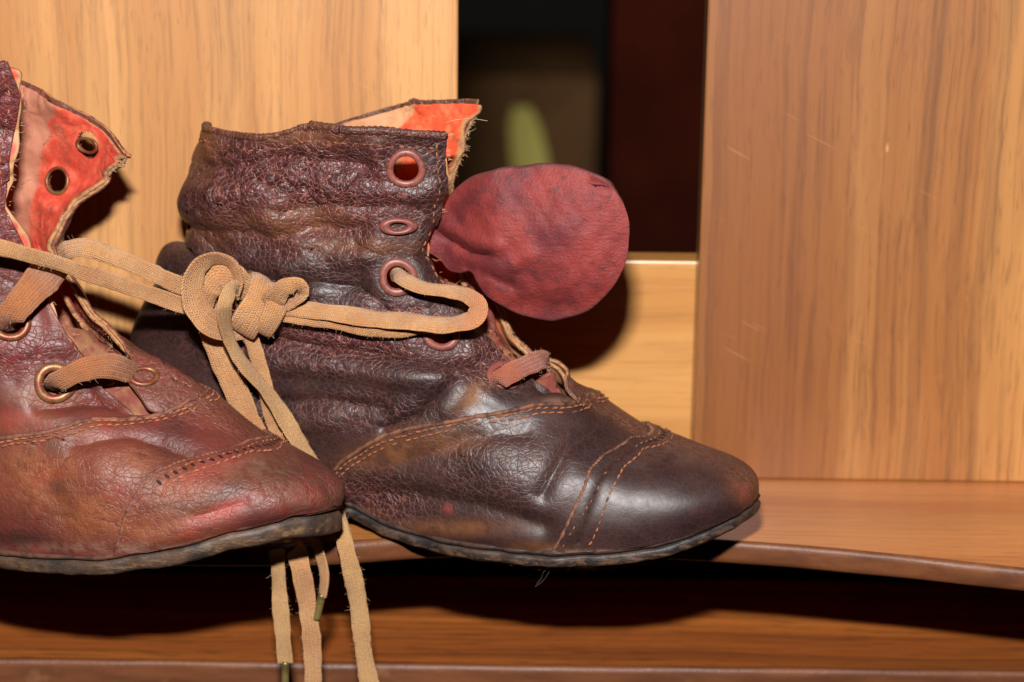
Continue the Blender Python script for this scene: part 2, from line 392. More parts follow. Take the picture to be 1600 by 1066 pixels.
def slab(name, edge_name, mat, emat, xs, ys, yb, z1, z0, parent):
    X = np.linspace(xs[0], xs[-1], 240); Y = hermite(xs, ys, X); n = len(X)
    V = []; F = []
    for z in (z1, z0):
        V += [(x, y+.6, z) for x, y in zip(X, Y)]; V += [(x, yb, z) for x in X]
    for i in range(n-1):
        F += [[i, i+1, n+i+1, n+i], [2*n+i+1, 2*n+i, 3*n+i, 3*n+i+1], [i+1, i, 2*n+i, 2*n+i+1], [n+i, n+i+1, 3*n+i+1, 3*n+i]]
    F += [[0, n, 3*n, 2*n], [n-1, 3*n-1, 4*n-1, 2*n-1]]
    sh = link(name, V, F, mat, parent, smooth_shade=False)
    prof = [(.9, .02), (.3, .1), (-.15, -.35), (-.45, -.9), (-.5, -1.6), (-.5, z0-z1+1.4), (-.3, z0-z1+.5), (.2, z0-z1-.02), (.9, z0-z1-.1)]
    m = len(prof); wv = Waves(3, 22); V = []
    for x, y in zip(X, Y):
        for a, b in prof: V.append((x, y+a+.08*float(wv(np.array([x, 0, b*4]))), z1+b+.03))
    F = [[i*m+j, i*m+j+1, (i+1)*m+j+1, (i+1)*m+j] for i in range(n-1) for j in range(m-1)]
    F += [[i*m+m-1, i*m, (i+1)*m, (i+1)*m+m-1] for i in range(n-1)]
    link(edge_name, V, [f[::-1] for f in F], emat, sh)
    return sh
slab('shelf', 'edge_band', WOOD_SHELF, EDGE, FRX, FRY, 11, 0, -5, stand)
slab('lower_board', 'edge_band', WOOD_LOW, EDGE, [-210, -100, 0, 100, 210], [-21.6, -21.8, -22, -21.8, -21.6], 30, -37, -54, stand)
sbox('shade_back_board', BACKB, -200, 200, 31, 37, -54, -.2, bev=0)  # added sheet closing the space below the shelf, coloured as its shade
# the dark room seen through the gap
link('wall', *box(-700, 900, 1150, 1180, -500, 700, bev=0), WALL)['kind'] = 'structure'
bx0, bx1, bz = at_y(650, 300, 850)[0], at_y(930, 300, 850)[0], at_y(830, 120, 850)[2]
tag(link('storage_box', *box(bx0, bx1, 850, 990, -330, bz, bev=2), BOXB, origin=(0, 900, -330)), 'blurred brown box behind the gap between the boards', 'box')
gp = np.array([at_y(815, 168, 780), at_y(819, 195, 780), at_y(826, 240, 780), at_y(834, 300, 780), at_y(838, 420, 780)])
gv, gf = [], []
for q, gw in zip(gp, (4.5, 8, 9.6, 10, 10)):
    for dx, dy in ((-gw, 0), (gw, 0), (gw, 6), (-gw, 6)): gv.append(q + [dx, dy, 0])
for i in range(len(gp)-1):
    for j in range(4): gf.append([i*4+j, i*4+(j+1) % 4, i*4+4+(j+1) % 4, i*4+4+j])
gf += [[3, 2, 1, 0], [16, 17, 18, 19]]
tag(link('plastic_strip', gv, gf, GREEN, origin=(5, 780, 0), smooth_shade=False), 'blurred yellow-green upright strip in the dark gap', 'strip')
tag(link('wooden_post', *box(at_y(950, 300, 380)[0], at_y(950, 300, 380)[0]+70, 380, 430, -200, 400, bev=2), POST, origin=(110, 400, -200)), 'dark red-brown post behind the gap', 'post')

# ------------------------------------------------------------------ boots
NTH, NT_ = 721, 321
TH = np.linspace(-np.pi, np.pi, NTH); TT = np.linspace(0, 1, NT_)
FK = ([0, .06, .13, .22, .30, .37, .45, .53, .62, .72, .80, .90, 1],
      [(132.4, 14), (133, 17.2), (129.5, 20.2), (121.4, 22.4), (114, 24.4), (108.7, 26.3), (101.5, 29.6), (94, 33.2), (85, 42), (76, 54), (70, 64), (67, 78), (68, 91)])
BK = ([0, .06, .13, .22, .30, .37, .45, .53, .60, .64, .72, .80, .90, 1],
      [(0, 4), (-3, 8), (-5, 14), (-6.5, 22), (-6.7, 30), (-6, 37), (-4, 44), (-1, 50), (1.5, 54.6), (6.5, 56.2), (7, 60.5), (5, 66.5), (5.5, 76), (10, 85)])
PN = [0, .04, .1, .17, .25, .33, .44, .55, .66, .78, .9, .96, 1]
AK = ([0, .06, .15, .30, .53, .75, 1],
      [[26, 25.5, 25, 24.6, 23.6, 22.2, 19, 15.6, 14.2, 15.8, 20, 23, 24],
       [27, 26.6, 26, 25.5, 24.4, 23, 19.8, 16.4, 15, 16.2, 20, 23, 24],
       [25, 24.6, 24, 23.6, 22.8, 21.6, 19.2, 16.8, 15.6, 16.4, 19, 21, 22],
       [20, 20, 20, 20, 19.6, 18.8, 17.8, 17, 16.4, 16.6, 18, 19, 19],
       [16, 16.2, 16.6, 17, 17.2, 17.2, 17, 16.6, 16.4, 16.4, 16.8, 17, 17],
       [15.5]*13, [17.5]*13])
def sole_h(u):                                          # height of the sole's upper face along the boot
    return 4 + 10*np.clip((u-88)/44, 0, 1.1)**2 + 3.0*np.exp(-((u-42)/16.)**2)

class Boot:
    def __init__(s, origin, psi, marks, folds, wear, crinkle, scuff, dark, th0, top, undul=.35, seed=1, far_noise=1.):
        d = np.array([math.cos(psi), -math.sin(psi), 0]); n = np.array([-math.sin(psi), -math.cos(psi), 0])
        s.d, s.n, s.o, s.th0k = d, n, np.array(origin, float), th0
        Fq = hermite(*FK, TT); Bq = hermite(*BK, TT)
        A = np.stack([hermite(PN, a, (1-np.cos(TH))/2) for a in AK[1]])           # (keys, NTH)
        A = hermite(AK[0], A, TT)                                                  # (NT, NTH)
        c = np.cos(TH)[None]; sn = np.sin(TH)[None]
        U = (Fq[:, :1]+Bq[:, :1])/2 + (Fq[:, :1]-Bq[:, :1])/2*c
        H = (Fq[:, 1:]+Bq[:, 1:])/2 + (Fq[:, 1:]-Bq[:, 1:])/2*c
        H = H + (sole_h(U) - (9+5*c))*(np.clip(1-TT/.32, 0, 1)**2)[:, None]
        H = H + top(np.abs(TH), TH)[None]*smooth(.72, 1, TT)[:, None]
        Wd = A*sn
        P = s.o + U[..., None]*d + Wd[..., None]*n + H[..., None]*np.array([0, 0, 1.])
        s.P = P; s.U0 = U; s.H0 = H
        # sculpt: pull landmarks of the base form to where the photograph shows them, keeping their depth
        ctr = []; disp = []
        for th, t, px, py in marks:
            q = s.raw(math.radians(th), t); z = (q-CAM)@FW
            ctr.append(q); disp.append(at_depth(px, py, z)-q)
        s.err = [(m, proj(c0).round(0), np.linalg.norm(dd).round(1)) for m, c0, dd in zip(marks, ctr, disp)]
        if marks:
            ctr = np.array(ctr); disp = np.array(disp); k = len(ctr)
            R = np.linalg.norm(ctr[:, None]-ctr[None], axis=-1)
            M = np.zeros((k+1, k+1)); M[:k, :k] = -R; M[:k, :k] -= np.eye(k)*.8; M[:k, k] = 1; M[k, :k] = 1
            sol = np.linalg.solve(M, np.r_[disp, np.zeros((1, 3))])
            Q = P.reshape(-1, 3); out = np.empty_like(Q)
            for a in range(0, len(Q), 20000):
                rr = np.linalg.norm(Q[a:a+20000, None]-ctr[None], axis=-1)
                out[a:a+20000] = Q[a:a+20000] + (-rr)@sol[:k] + sol[k]
            P = out.reshape(P.shape)
        # smooth the pulled form a little
        for _ in range(6):
            P[:, 1:-1] = P[:, 1:-1]*.5 + (P[:, :-2]+P[:, 2:])*.25
        s.P = P; s.normals()
        px = proj(s.P); facing = ((CAM-s.P)*s.N).sum(-1) > 0
        near = smooth(0, .35, TH)[None]*np.ones((NT_, 1))
        D = np.zeros(P.shape[:2])
        for pts, amp, sig in folds:
            pts = np.asarray(pts, float)
            dist = np.full(P.shape[:2], 1e9)
            if len(pts) == 1: dist = np.linalg.norm(px-pts[0], axis=-1)
            for a, b in zip(pts[:-1], pts[1:]):
                ab = b-a; tt = np.clip(((px-a)@ab)/(ab@ab), 0, 1)
                dist = np.minimum(dist, np.linalg.norm(px-(a+tt[..., None]*ab), axis=-1))
            D += (1.45 if amp < 0 else 1.25)*amp*np.exp(-(dist/sig)**2)*near
        w1, w2, w3 = Waves(seed, 26), Waves(seed+5, 9), Waves(seed+9, 4)
        soft = smooth(.0, .1, TT)[:, None]
        shaft = smooth(.40, .62, TT)[:, None]
        D += soft*(undul*(.5+shaft)*w1(s.P) + .35*undul*(.4+1.2*shaft)*w2(s.P) + .10*undul*(.3+shaft)*w3(s.P))
        flat = (s.P - s.o)@np.stack([d, n, np.array([0, 0, 1.])], 1)               # long creases on the shaft
        D += shaft*undul*.5*w2(flat*np.array([.28, .28, 1.25]) + 40)
        far = np.stack([flat[..., 0]*.5, flat[..., 1]*.5, flat[..., 2]], -1)
        cmask = np.zeros(P.shape[:2])
        for x, y, rx, ry, st in crinkle:
            cmask = np.maximum(cmask, st*np.exp(-(((px[..., 0]-x)/rx)**2 + ((px[..., 1]-y)/ry)**2)**1.3))
        cmask = cmask*near + .6*shaft*(1-near)
        warpf = far + .9*np.stack([Waves(seed+20+k, 7)(flat) for k in range(3)], -1)
        for k, (wl_, am, wd_) in enumerate(((18, .62, .15), (10, .30, .18), (6, .13, .22), (3.6, .05, .27))):
            wv_ = Waves(seed+40+k, wl_)(warpf + 13*k)
            D += -am*soft*cmask*np.exp(-(wv_/wd_)**2) + .35*am*soft*cmask*wv_
        s.P = s.P + s.N*D[..., None]; s.normals(); s.px = proj(s.P)
        s.facing = ((CAM-s.P)*s.N).sum(-1) > 0
        def paint(lst, farv):
            a = np.zeros(P.shape[:2])
            for x, y, rx, ry, st, *rot in lst:
                an = math.radians(rot[0]) if rot else 0
                dx, dy = s.px[..., 0]-x, s.px[..., 1]-y
                e = ((dx*math.cos(an)+dy*math.sin(an))/rx)**2 + ((-dx*math.sin(an)+dy*math.cos(an))/ry)**2
                a = np.maximum(a, st*np.exp(-e**1.3))
            return a*near + farv*(1-near)
        s.attrs = {'wear': paint(wear, .35), 'crinkle': np.clip(.17 + paint(crinkle, .5), 0, 1), 'scuff': paint(scuff, .1), 'dark': paint(dark, .2), 'rub': paint([(346, 797, 50, 13, .9, -18), (495, 778, 25, 8, .6, 10), (460, 660, 1, 1, 0), (345, 655, 70, 24, .45, 32), (330, 740, 70, 14, .4, -18)] if seed > 20 else [(1160, 772, 16, 12, .5), (705, 793, 8, 8, .5)], 0.)}
        # arc-length texture coordinates (decimetres)
        du = np.r_[0, np.cumsum(np.linalg.norm(np.diff(s.P[NT_//2], axis=0), axis=1))]
        dv = np.cumsum(np.linalg.norm(np.diff(s.P, axis=0, prepend=s.P[:1]), axis=-1), axis=0)
        s.UV = np.stack([np.broadcast_to(du, dv.shape), dv], -1)/100
    def normals(s):
        s.N = -grid_normals(s.P)
        cen = s.P.mean(axis=1, keepdims=True)
        mid = NT_//2
        if ((s.P[mid]-cen[mid])*s.N[mid]).sum() < 0: s.N = -s.N
        s.N[:, 0] = s.N[:, -1] = (s.N[:, 1]+s.N[:, -2])
        s.N /= np.linalg.norm(s.N, axis=-1, keepdims=True)+1e-9
    def _samp(s, A, th, t):
        x = np.clip((np.asarray(th, float)+np.pi)/(2*np.pi)*(NTH-1), 0, NTH-1.001); y = np.clip(np.asarray(t, float)*(NT_-1), 0, NT_-1.001)
        i = x.astype(int); j = y.astype(int); a = (x-i); b = (y-j)
        if A.ndim == 3: a = a[..., None]; b = b[..., None]
        return (A[j, i]*(1-a)*(1-b) + A[j, i+1]*a*(1-b) + A[j+1, i]*(1-a)*b + A[j+1, i+1]*a*b)
    def raw(s, th, t): return s._samp(s.P, np.array(th), np.array(t))
    def pt(s, th, t, off=0.):
        return s._samp(s.P, th, t) + s._samp(s.N, th, t)*np.asarray(off)[..., None] if np.ndim(off) else s._samp(s.P, th, t) + s._samp(s.N, th, t)*off
    def find(s, px, py, side=1):                        # surface parameters under a photograph position
        dd = np.linalg.norm(s.px-np.array([px, py]), axis=-1)
        ok = s.facing & ((TH[None] > 0) if side > 0 else (TH[None] < 0)) if side else s.facing
        dd = np.where(ok, dd, 1e9)
        j, i = np.unravel_index(dd.argmin(), dd.shape); return TH[i], TT[j]
    def seam(s, pix, ends, m=90):
        """photograph polyline -> t as a function of |theta|"""
        q = [s.find(*p) for p in pix]
        th = np.array([0.]*0 + [a for a, b in q]); t = np.array([b for a, b in q])
        if ends: 
            th = np.r_[th, ends[0]]; t = np.r_[t, ends[1]]
        o = np.argsort(th); th, t = th[o], t[o]
        keep = np.r_[True, np.diff(th) > .01]; th, t = th[keep], t[keep]
        if th[0] > 1e-3: th = np.r_[0, th]; t = np.r_[t[0], t]
        xs = np.linspace(0, th[-1], m); ys = np.interp(xs, th, t)
        for _ in range(5): ys[1:-1] = ys[1:-1]*.5+(ys[:-2]+ys[2:])*.25
        return xs, ys
    def flatten(s, th, t, r, amt=.85):
        c = s.pt(th, t); d = np.linalg.norm(s.P-c, axis=-1); same = (s.N@s._samp(s.N, np.array(th), np.array(t))) > .2
        m = (d < r+1) & same; n = s.N[m].mean(0); n /= np.linalg.norm(n); c = s.P[m].mean(0)
        w = smooth(r+3.5, r, d)*same*amt
        s.P = s.P - ((s.P-c)@n*w)[..., None]*n
        s.normals(); s.px = proj(s.P); s.facing = ((CAM-s.P)*s.N).sum(-1) > 0
        return c, n
    def th0(s, t): return np.radians(hermite(s.th0k[0], s.th0k[1], t))
    def sheet(s, name, TH_, T_, lo, hi, mat, parent, holes=(), hole_r=2.4, extra=None, rawedge=None):
        P = s._samp(s.P, TH_, T_); N = s._samp(s.N, TH_, T_)
        V, f1, f2, rim = shell(P, N, lo, hi)
        F = np.r_[f1, f2, rim]; mi = np.r_[np.zeros(len(f1)+len(f2)), np.ones(len(rim))].astype(int)
        vv = V[F].mean(1); n_out = N.reshape(-1, 3)
        a, b = V[f1[:, 0]], V[f1[:, 1]]; c_ = V[f1[:, 2]]
        g = np.cross(b-a, c_-a); sgn = (g*n_out[f1[:, 0]]).sum()
        if sgn < 0: F = F[:, ::-1]
        if len(holes):
            keep = np.ones(len(F), bool)
            for h in holes: keep &= np.linalg.norm(vv-h, axis=1) > hole_r
            F = F[keep]; mi = mi[keep]
        at = {k: np.tile(s._samp(a_, TH_, T_).ravel(), 2) for k, a_ in s.attrs.items()}
        for k, a_ in (extra or {}).items(): at[k] = np.tile(np.asarray(a_, float).ravel(), 2)
        uv = np.tile(s._samp(s.UV, TH_, T_).reshape(-1, 2), (2, 1))
        return link(name, V, F, mat, parent, attrs=at, uv=uv, mats=[mat, rawedge or mat], midx=mi)

def stitches(b, th, t, off, length, pitch, rad, mat, parent, zig=0., skip=0.):
    P = b._samp(b.P, th, t); N = b._samp(b.N, th, t)
    sl = np.r_[0, np.cumsum(np.linalg.norm(np.diff(P, axis=0), axis=1))]
    mb = MB(); q = pitch*.5
    a = np.arange(6)*np.pi/3
    while q < sl[-1]-length:
        if random.random() > skip:
            L = length*random.uniform(.85, 1.15)
            pp = [np.array([np.interp(q+L*k, sl, P[:, i]) for i in range(3)]) for k in (0, .33, .67, 1)]
            nn = np.array([np.interp(q, sl, N[:, i]) for i in range(3)])
            tdir = pp[-1]-pp[0]; tdir /= np.linalg.norm(tdir)+1e-9; sd = np.cross(tdir, nn); j = random.uniform(-1, 1)*.1+zig
            ring = []
            for k, (p_, r_, lift) in enumerate(zip(pp, (.35, 1, 1, .35), (-.15, .12, .12, -.15))):
                c0 = p_ + nn*(off+lift) + sd*j*(k-1.5)/1.5
                ring.append(c0 + rad*r_*(np.cos(a)[:, None]*sd + np.sin(a)[:, None]*nn*.8))
            V = np.concatenate(ring); F = [[i*6+m, i*6+(m+1) % 6, i*6+6+(m+1) % 6, i*6+6+m] for i in range(3) for m in range(6)]
            F += [[5, 4, 3, 2, 1, 0], [18, 19, 20, 21, 22, 23]]
            mb.add(V, F)
        q += pitch*random.uniform(.94, 1.06)
    ob = mb.build('stitching', mat, parent); ob['kind'] = 'stuff'; return ob

def eyelet(b, c, n, up, ro, ri, mat, parent, squash=1., deep=1.0, prong=False):
    """rolled metal ring lying on the leather"""
    n = n/np.linalg.norm(n); x = np.cross(up, n); x /= np.linalg.norm(x); y = np.cross(n, x)
    seg, pr = 40, 12; V = []; rm = (ro+ri)/2; rw = (ro-ri)/2
    for i in range(seg):
        a = 2*np.pi*i/seg
        for k in range(pr):
            q = 2*np.pi*k/pr; r = rm+rw*math.cos(q); z = (.55 if math.sin(q) > 0 else deep)*rw*math.sin(q)*1.15
            wob = 1+.025*math.sin(3*a+c[0])
            V.append(c + x*math.cos(a)*r*wob + y*math.sin(a)*r*squash*wob + n*(z+.25))
    F = [[i*pr+k, ((i+1) % seg)*pr+k, ((i+1) % seg)*pr+(k+1) % pr, i*pr+(k+1) % pr] for i in range(seg) for k in range(pr)]
    return link('eyelet', V, F, mat, parent)

def fibres(name, pts, dirs, length, rad, mat, parent, curl=.6):
    mb = MB()
    for p_, d_ in zip(pts, dirs):
        L = length*random.uniform(.4, 1.4); d0 = d_/np.linalg.norm(d_) + np.array([random.uniform(-.6, .6) for _ in range(3)])
        c0 = np.array([random.uniform(-1, 1) for _ in range(3)])*curl
        pp = [p_ + d0*L*k + c0*L*k*k for k in (0, .33, .67, 1)]
        mb.add(*tube(pp, [rad, rad, rad*.8, rad*.5], 3, cap=False))
    ob = mb.build(name, mat, parent); ob['kind'] = 'stuff'; return ob

def make_boot(b, root, cfg):
    L, LIN, ST = cfg['leather'], cfg['lining'], cfg['thread']
    thv_end = cfg['vamp_end']; thc_end = cfg['cap_end']
    vx, vy = b.seam(cfg['vamp_px'], (thv_end, 0.))
    cx, cy = b.seam(cfg['cap_px'], (thc_end, 0.))
    tv = lambda th: np.interp(np.abs(th), vx, vy, right=0.); tc = lambda th: np.interp(np.abs(th), cx, cy, right=0.)
    b.tv, b.tc = tv, tc
    thv, thc = vx[-1], cx[-1]
    # --- eyelets
    holes = []; rings = []
    for (px, py, side, ro, ri, sq, hole) in cfg['eyelets']:
        th, t = b.find(px, py, side) if side >= 0 else b.find_far(px, py)
        _, n = b.flatten(th, t, ro+.4, .92); c = b.pt(th, t, (1.1 if sq > .6 else 1.6) if side >= 0 else -.75); n = n*(1 if side >= 0 else -1)
        rings.append((c, n, ro, ri, sq))
        if hole: holes.append(b.pt(th, t, .3))
    # --- quarters and linings
    for sd in (1, -1):
        nr, nc = 190, 250
        bb = np.linspace(0, 1, nr)[:, None]; ss = np.linspace(0, 1, nc)[None]
        tE = .53+.47*bb
        th_e = b.th0(tE if sd > 0 else tE)
        if sd < 0 and 'th0_far' in cfg: th_e = np.radians(hermite(*cfg['th0_far'], tE))
        e = cfg.get('edge_wobble', .012)
        th = th_e + (np.pi-th_e)*ss**1.15
        tlo = np.maximum(tv(th)-.02, 0)
        t = tlo + (1-tlo)*bb
        t = t + 0*th
        q = b.sheet('quarter', sd*th, t, 0., .9, L, root, holes, 3.15, rawedge=RAW)
        q['label'] = 'near side leather of the boot upper' if sd > 0 else 'far side leather of the boot upper'
        ex = .03*smooth(.60, .68, tE) - .06*smooth(.68, .60, tE)
        th2 = th_e-ex + (np.pi-th_e+ex)*ss**1.15; wv = Waves(11, 3.)
        jag = .02*wv(np.stack([tE*60, tE*0+sd, tE*0], -1)[:, 0])[:, None]
        th2 = th2 + jag*(1-ss)**6
        tl2 = np.maximum(tv(th2)-.02, 0); t2 = tl2 + (.992-tl2)*bb
        pos = b._samp(b.P, sd*th2, t2); dist = np.linalg.norm(pos-pos[:, :1], axis=-1)
        fw = cfg['facing_w']
        fac = smooth(fw+.8, fw-.8, dist)*smooth(.55, .66, t2); edg = smooth(1.8, .2, dist + .6*wv(pos*.8))
        b.sheet('lining', sd*th2, t2, -.75, -.04, LIN, root, holes, 3.15, extra={'facing': fac, 'edge': edg}, rawedge=RAW)
        # stitching along the front edge and the facing
        tt = np.linspace(.58, .985, 160); the = np.interp(tt, tE[:, 0], th_e[:, 0])
        pe = b._samp(b.P, sd*the, tt); pe2 = b._samp(b.P, sd*(the+.2), tt)
        k = 2.2/np.maximum(np.linalg.norm(pe2-pe, axis=1), .5)*.2
        if sd > 0: stitches(b, the+k, tt, .9, 1.5, 1.9, .2, ST, root, skip=.08)
        k2 = (fw-4.5)/np.maximum(np.linalg.norm(pe2-pe, axis=1), .5)*.2
        if sd < 0: stitches(b, -(the+k2), tt, -.8, 1.0, 1.5, .16, RAW, root, skip=.1)
        # rolled top binding
        a0 = float(th_e[-1, 0]); ths = np.linspace(a0+.02, np.pi, 200)
        pc = b._samp(b.P, sd*ths, np.full(200, .997)); nn = b._samp(b.N, sd*ths, np.full(200, .99))
        upv = pc - b._samp(b.P, sd*ths, np.full(200, .97)); upv /= np.linalg.norm(upv, axis=1)[:, None]
        V = []; m = 10
        for i in range(200):
            w_ = 1+.10*math.sin(i*1.9)+.06*random.uniform(-1, 1)
            for k in range(m):
                a = 2*np.pi*k/m; rb = 1. if sd > 0 else .55; V.append(pc[i] + nn[i]*(.45+0.8*rb*math.cos(a)*w_) + upv[i]*(-.3*rb+.9*rb*math.sin(a)*w_))
        F = [[i*m+k, i*m+(k+1) % m, (i+1)*m+(k+1) % m, (i+1)*m+k] for i in range(199) for k in range(m)] + [list(range(m))[::-1], [199*m+k for k in range(m)]]
        if sd < 0: F = [f[::-1] for f in F]
        n_ = len(V); link('top_binding', V, F, L, root, attrs={'wear': [.5 if (i//m) > 60 else .2 for i in range(n_)], 'crinkle': [.7]*n_, 'scuff': [0.]*n_, 'dark': [0.]*n_, 'rub': [0.]*n_}, uv=[((i//m)*.004, (i % m)*.004) for i in range(n_)])
        ths2 = np.linspace(a0+.06, np.pi-.02, 240)
        if sd > 0: stitches(b, ths2, np.full(240, .965), .9, 1.1, 1.5, .17, ST, root, skip=.1)
    # --- vamp (laps over the quarters), toe cap (laps over the vamp)
    nr, nc = 120, 420
    th = np.linspace(-thv, thv, nc)[None] + np.zeros((nr, 1)); lo = np.maximum(tc(th)-.025, 0); hi = np.maximum(tv(th), lo+.0005)
    t = lo + (hi-lo)*np.linspace(0, 1, nr)[:, None]
    b.sheet('vamp', th, t, .3, 1.25, L, root, rawedge=L)
    th = np.linspace(-thc, thc, 360)[None] + np.zeros((110, 1)); t = np.maximum(tc(th), .0005)*np.linspace(0, 1, 110)[:, None]
    b.sheet('toe_cap', th, t, .8, 1.9, L, root, rawedge=L)
    # strip of tongue leather under the lacing
    th = np.linspace(math.radians(-38), math.radians(46), 70)[None] + np.zeros((120, 1)); t = np.linspace(cfg['tongue_t'][0], cfg['tongue_t'][1], 120)[:, None] + 0*th
    b.sheet('inner_tongue', th, t, -3.4, -2.2, cfg['tongue'], root, rawedge=RAW)
    # seams
    for sgn in (1, -1):
        th = np.linspace(.02, thv*.995, 500); th = th[tv(th) > .06]
        for dt, sk in ((.010, .02), (.022, .05)):
            stitches(b, sgn*th, tv(th)-dt, 1.42, 1.5, 1.68, .22, ST, root, skip=sk)
        pe = b.pt(sgn*th, tv(th), 1.15)
        for _ in range(4): pe[1:-1] = pe[1:-1]*.5+(pe[:-2]+pe[2:])*.25
        link('seam_edge', *tube(pe, .5+.07*np.sin(np.arange(len(pe))*.23), 7), cfg['seam'], root)
        thk = np.linspace(0., thc*.99, 300); thk = thk[tc(thk) > .004]
        pe = b.pt(sgn*thk, tc(thk), 1.55)
        for _ in range(4): pe[1:-1] = pe[1:-1]*.5+(pe[:-2]+pe[2:])*.25
        link('seam_edge', *tube(pe, .4+.1*np.sin(np.arange(len(pe))*.9), 7), cfg['seam'], root)
        th = np.linspace(.0, thc*.985, 300); th = th[tc(th) > .03]
        stitches(b, sgn*th, np.maximum(tc(th)-.02, .002), 1.9, 1.0, 1.5, .15, cfg['thread2'], root, skip=.15)
        if sgn > 0 or True:
            cpx = cfg['cap2_px']; c2x, c2y = b.seam(cpx, (thc_end*cfg.get('cap2_frac', .86), 0.) if cfg.get('cap2_to_sole', True) else None)
            th2 = np.linspace(.0, c2x[-1]*.99, 300); th2 = th2[np.interp(th2, c2x, c2y) > .012]
            stitches(b, sgn*th2, np.interp(th2, c2x, c2y), 2.0, 1.35, 1.5, .23, ST, root, skip=.03)
            # punched decoration between the two rows
            mb = MB(); thf = np.linspace(.0, min(thc, c2x[-1])*.96, 300); pf = b.pt(thf*sgn, tc(thf)*.42 + np.interp(thf, c2x, c2y)*.58, 1.9)
            sf = np.r_[0, np.cumsum(np.linalg.norm(np.diff(pf, axis=0), axis=1))]; thp = np.interp(np.arange(.8, sf[-1], 2.0), sf, thf)
            for q in thp:
                tm = .5*(tc(q)-.02) + .5*np.interp(q, c2x, c2y)
                if tm < .03: continue
                tm = tc(q)*.42 + np.interp(q, c2x, c2y)*.58
                c = b.pt(sgn*q, tm, 2.0); n = b._samp(b.N, np.array(sgn*q), np.array(tm)); up = b.pt(sgn*q, min(1, tm+.01), 1.86)-c; up /= np.linalg.norm(up)
                sd_ = np.cross(up, n)
                a = np.arange(8)*np.pi/4
                V = np.r_[c + n*.06 + .62*np.cos(a)[:, None]*up*1.2 + .34*np.sin(a)[:, None]*sd_, c + n*.09 + .3*np.cos(a)[:, None]*up*1.2 + .16*np.sin(a)[:, None]*sd_]
                mb.add(V, [[i, (i+1) % 8, 8+(i+1) % 8, 8+i] for i in range(8)] + [list(range(8, 16))])
            ob = mb.build('punch_holes', cfg['punch'], root); ob['kind'] = 'stuff'
    # --- rings
    for c, n, ro, ri, sq in rings: eyelet(b, c, n, np.array([0, 0, 1.]), ro, ri, cfg['eye'], root, sq)
    # --- sole
    m = 360; ths = np.linspace(-np.pi, np.pi, m, endpoint=False)
    Q = b._samp(b.P, ths, np.zeros(m)); tang = np.roll(Q, -1, 0)-np.roll(Q, 1, 0); tang[:, 2] = 0; tang /= np.linalg.norm(tang, axis=1)[:, None]
    out = np.cross(tang, [0, 0, 1.]); cen = Q.mean(0)
    if ((Q-cen)*out).sum() < 0: out = -out
    out_s = out.copy()
    for _ in range(6): out_s = (np.roll(out_s, 1, 0)+out_s*2+np.roll(out_s, -1, 0)); out_s /= np.linalg.norm(out_s, axis=1)[:, None]
    wv = Waves(21, 5); wl = Waves(22, 14)
    def ringmesh(name, prof, mat, zoff=None, bottom=True):
        k = len(prof); V = []; low = []
        for i in range(m):
            for (o_, z_) in prof:
                z_ = z_*(1+cfg.get('toe_thick', 0)*math.exp(-(ths[i]/.75)**2)) if z_ < -.9 else z_
                p_ = Q[i] + out_s[i]*o_ + np.array([0, 0, z_])
                p_ = p_ + out_s[i]*(.16*wv(p_) + .14*wl(p_)) ; p_[2] += .10*wl(p_+30)
                V.append(p_); low.append(np.clip((prof[0][1]-z_)/max(.1, prof[0][1]-prof[-1][1]), 0, 1))
        F = [[i*k+j, i*k+j+1, ((i+1) % m)*k+j+1, ((i+1) % m)*k+j] for i in range(m) for j in range(k-1)]
        if bottom:                                       # close top and bottom across the boot
            for j in (0, k-1):
                for i in range(m//2-1):
                    a, c_ = (m//2+i) % m, (m//2+i+1) % m; d_, e_ = (m//2-i) % m, (m//2-i-1) % m
                    F.append([a*k+j, c_*k+j, e_*k+j, d_*k+j] if i else [a*k+j, c_*k+j, e_*k+j])
                F.append([0*k+j, 1*k+j, (m-1)*k+j])
        V = np.array(V)
        return link(name, V, F, mat, root, attrs={'low': low})
    st = cfg['sole_t']
    ringmesh('welt', [(-2.2, .5), (.6, .45), (1.5, .25), (1.75, -.2), (1.5, -.75), (-2, -.8)], cfg['welt'])
    ringmesh('outsole', [(-2.5, -.9), (.9, -.95), (1.45, -1.25), (1.7, -st*.45), (1.55, -st*.8), (1.0, -st), (-2.5, -st-.05)], cfg['sole'])
    # frayed fibres along the edges of the quarters
    for sd in (1, -1):
        tt = RNG.uniform(.56, .99, cfg['fray'] if sd < 0 else cfg['fray']//3); the = b.th0(tt)
        if sd < 0 and 'th0_far' in cfg: the = np.radians(hermite(*cfg['th0_far'], tt))
        pe = b._samp(b.P, sd*(the-.02), tt); pin = b._samp(b.P, sd*(the+.1), tt)
        fibres('frayed_edge', pe, pe-pin, .8, .045, FUZZ, root)

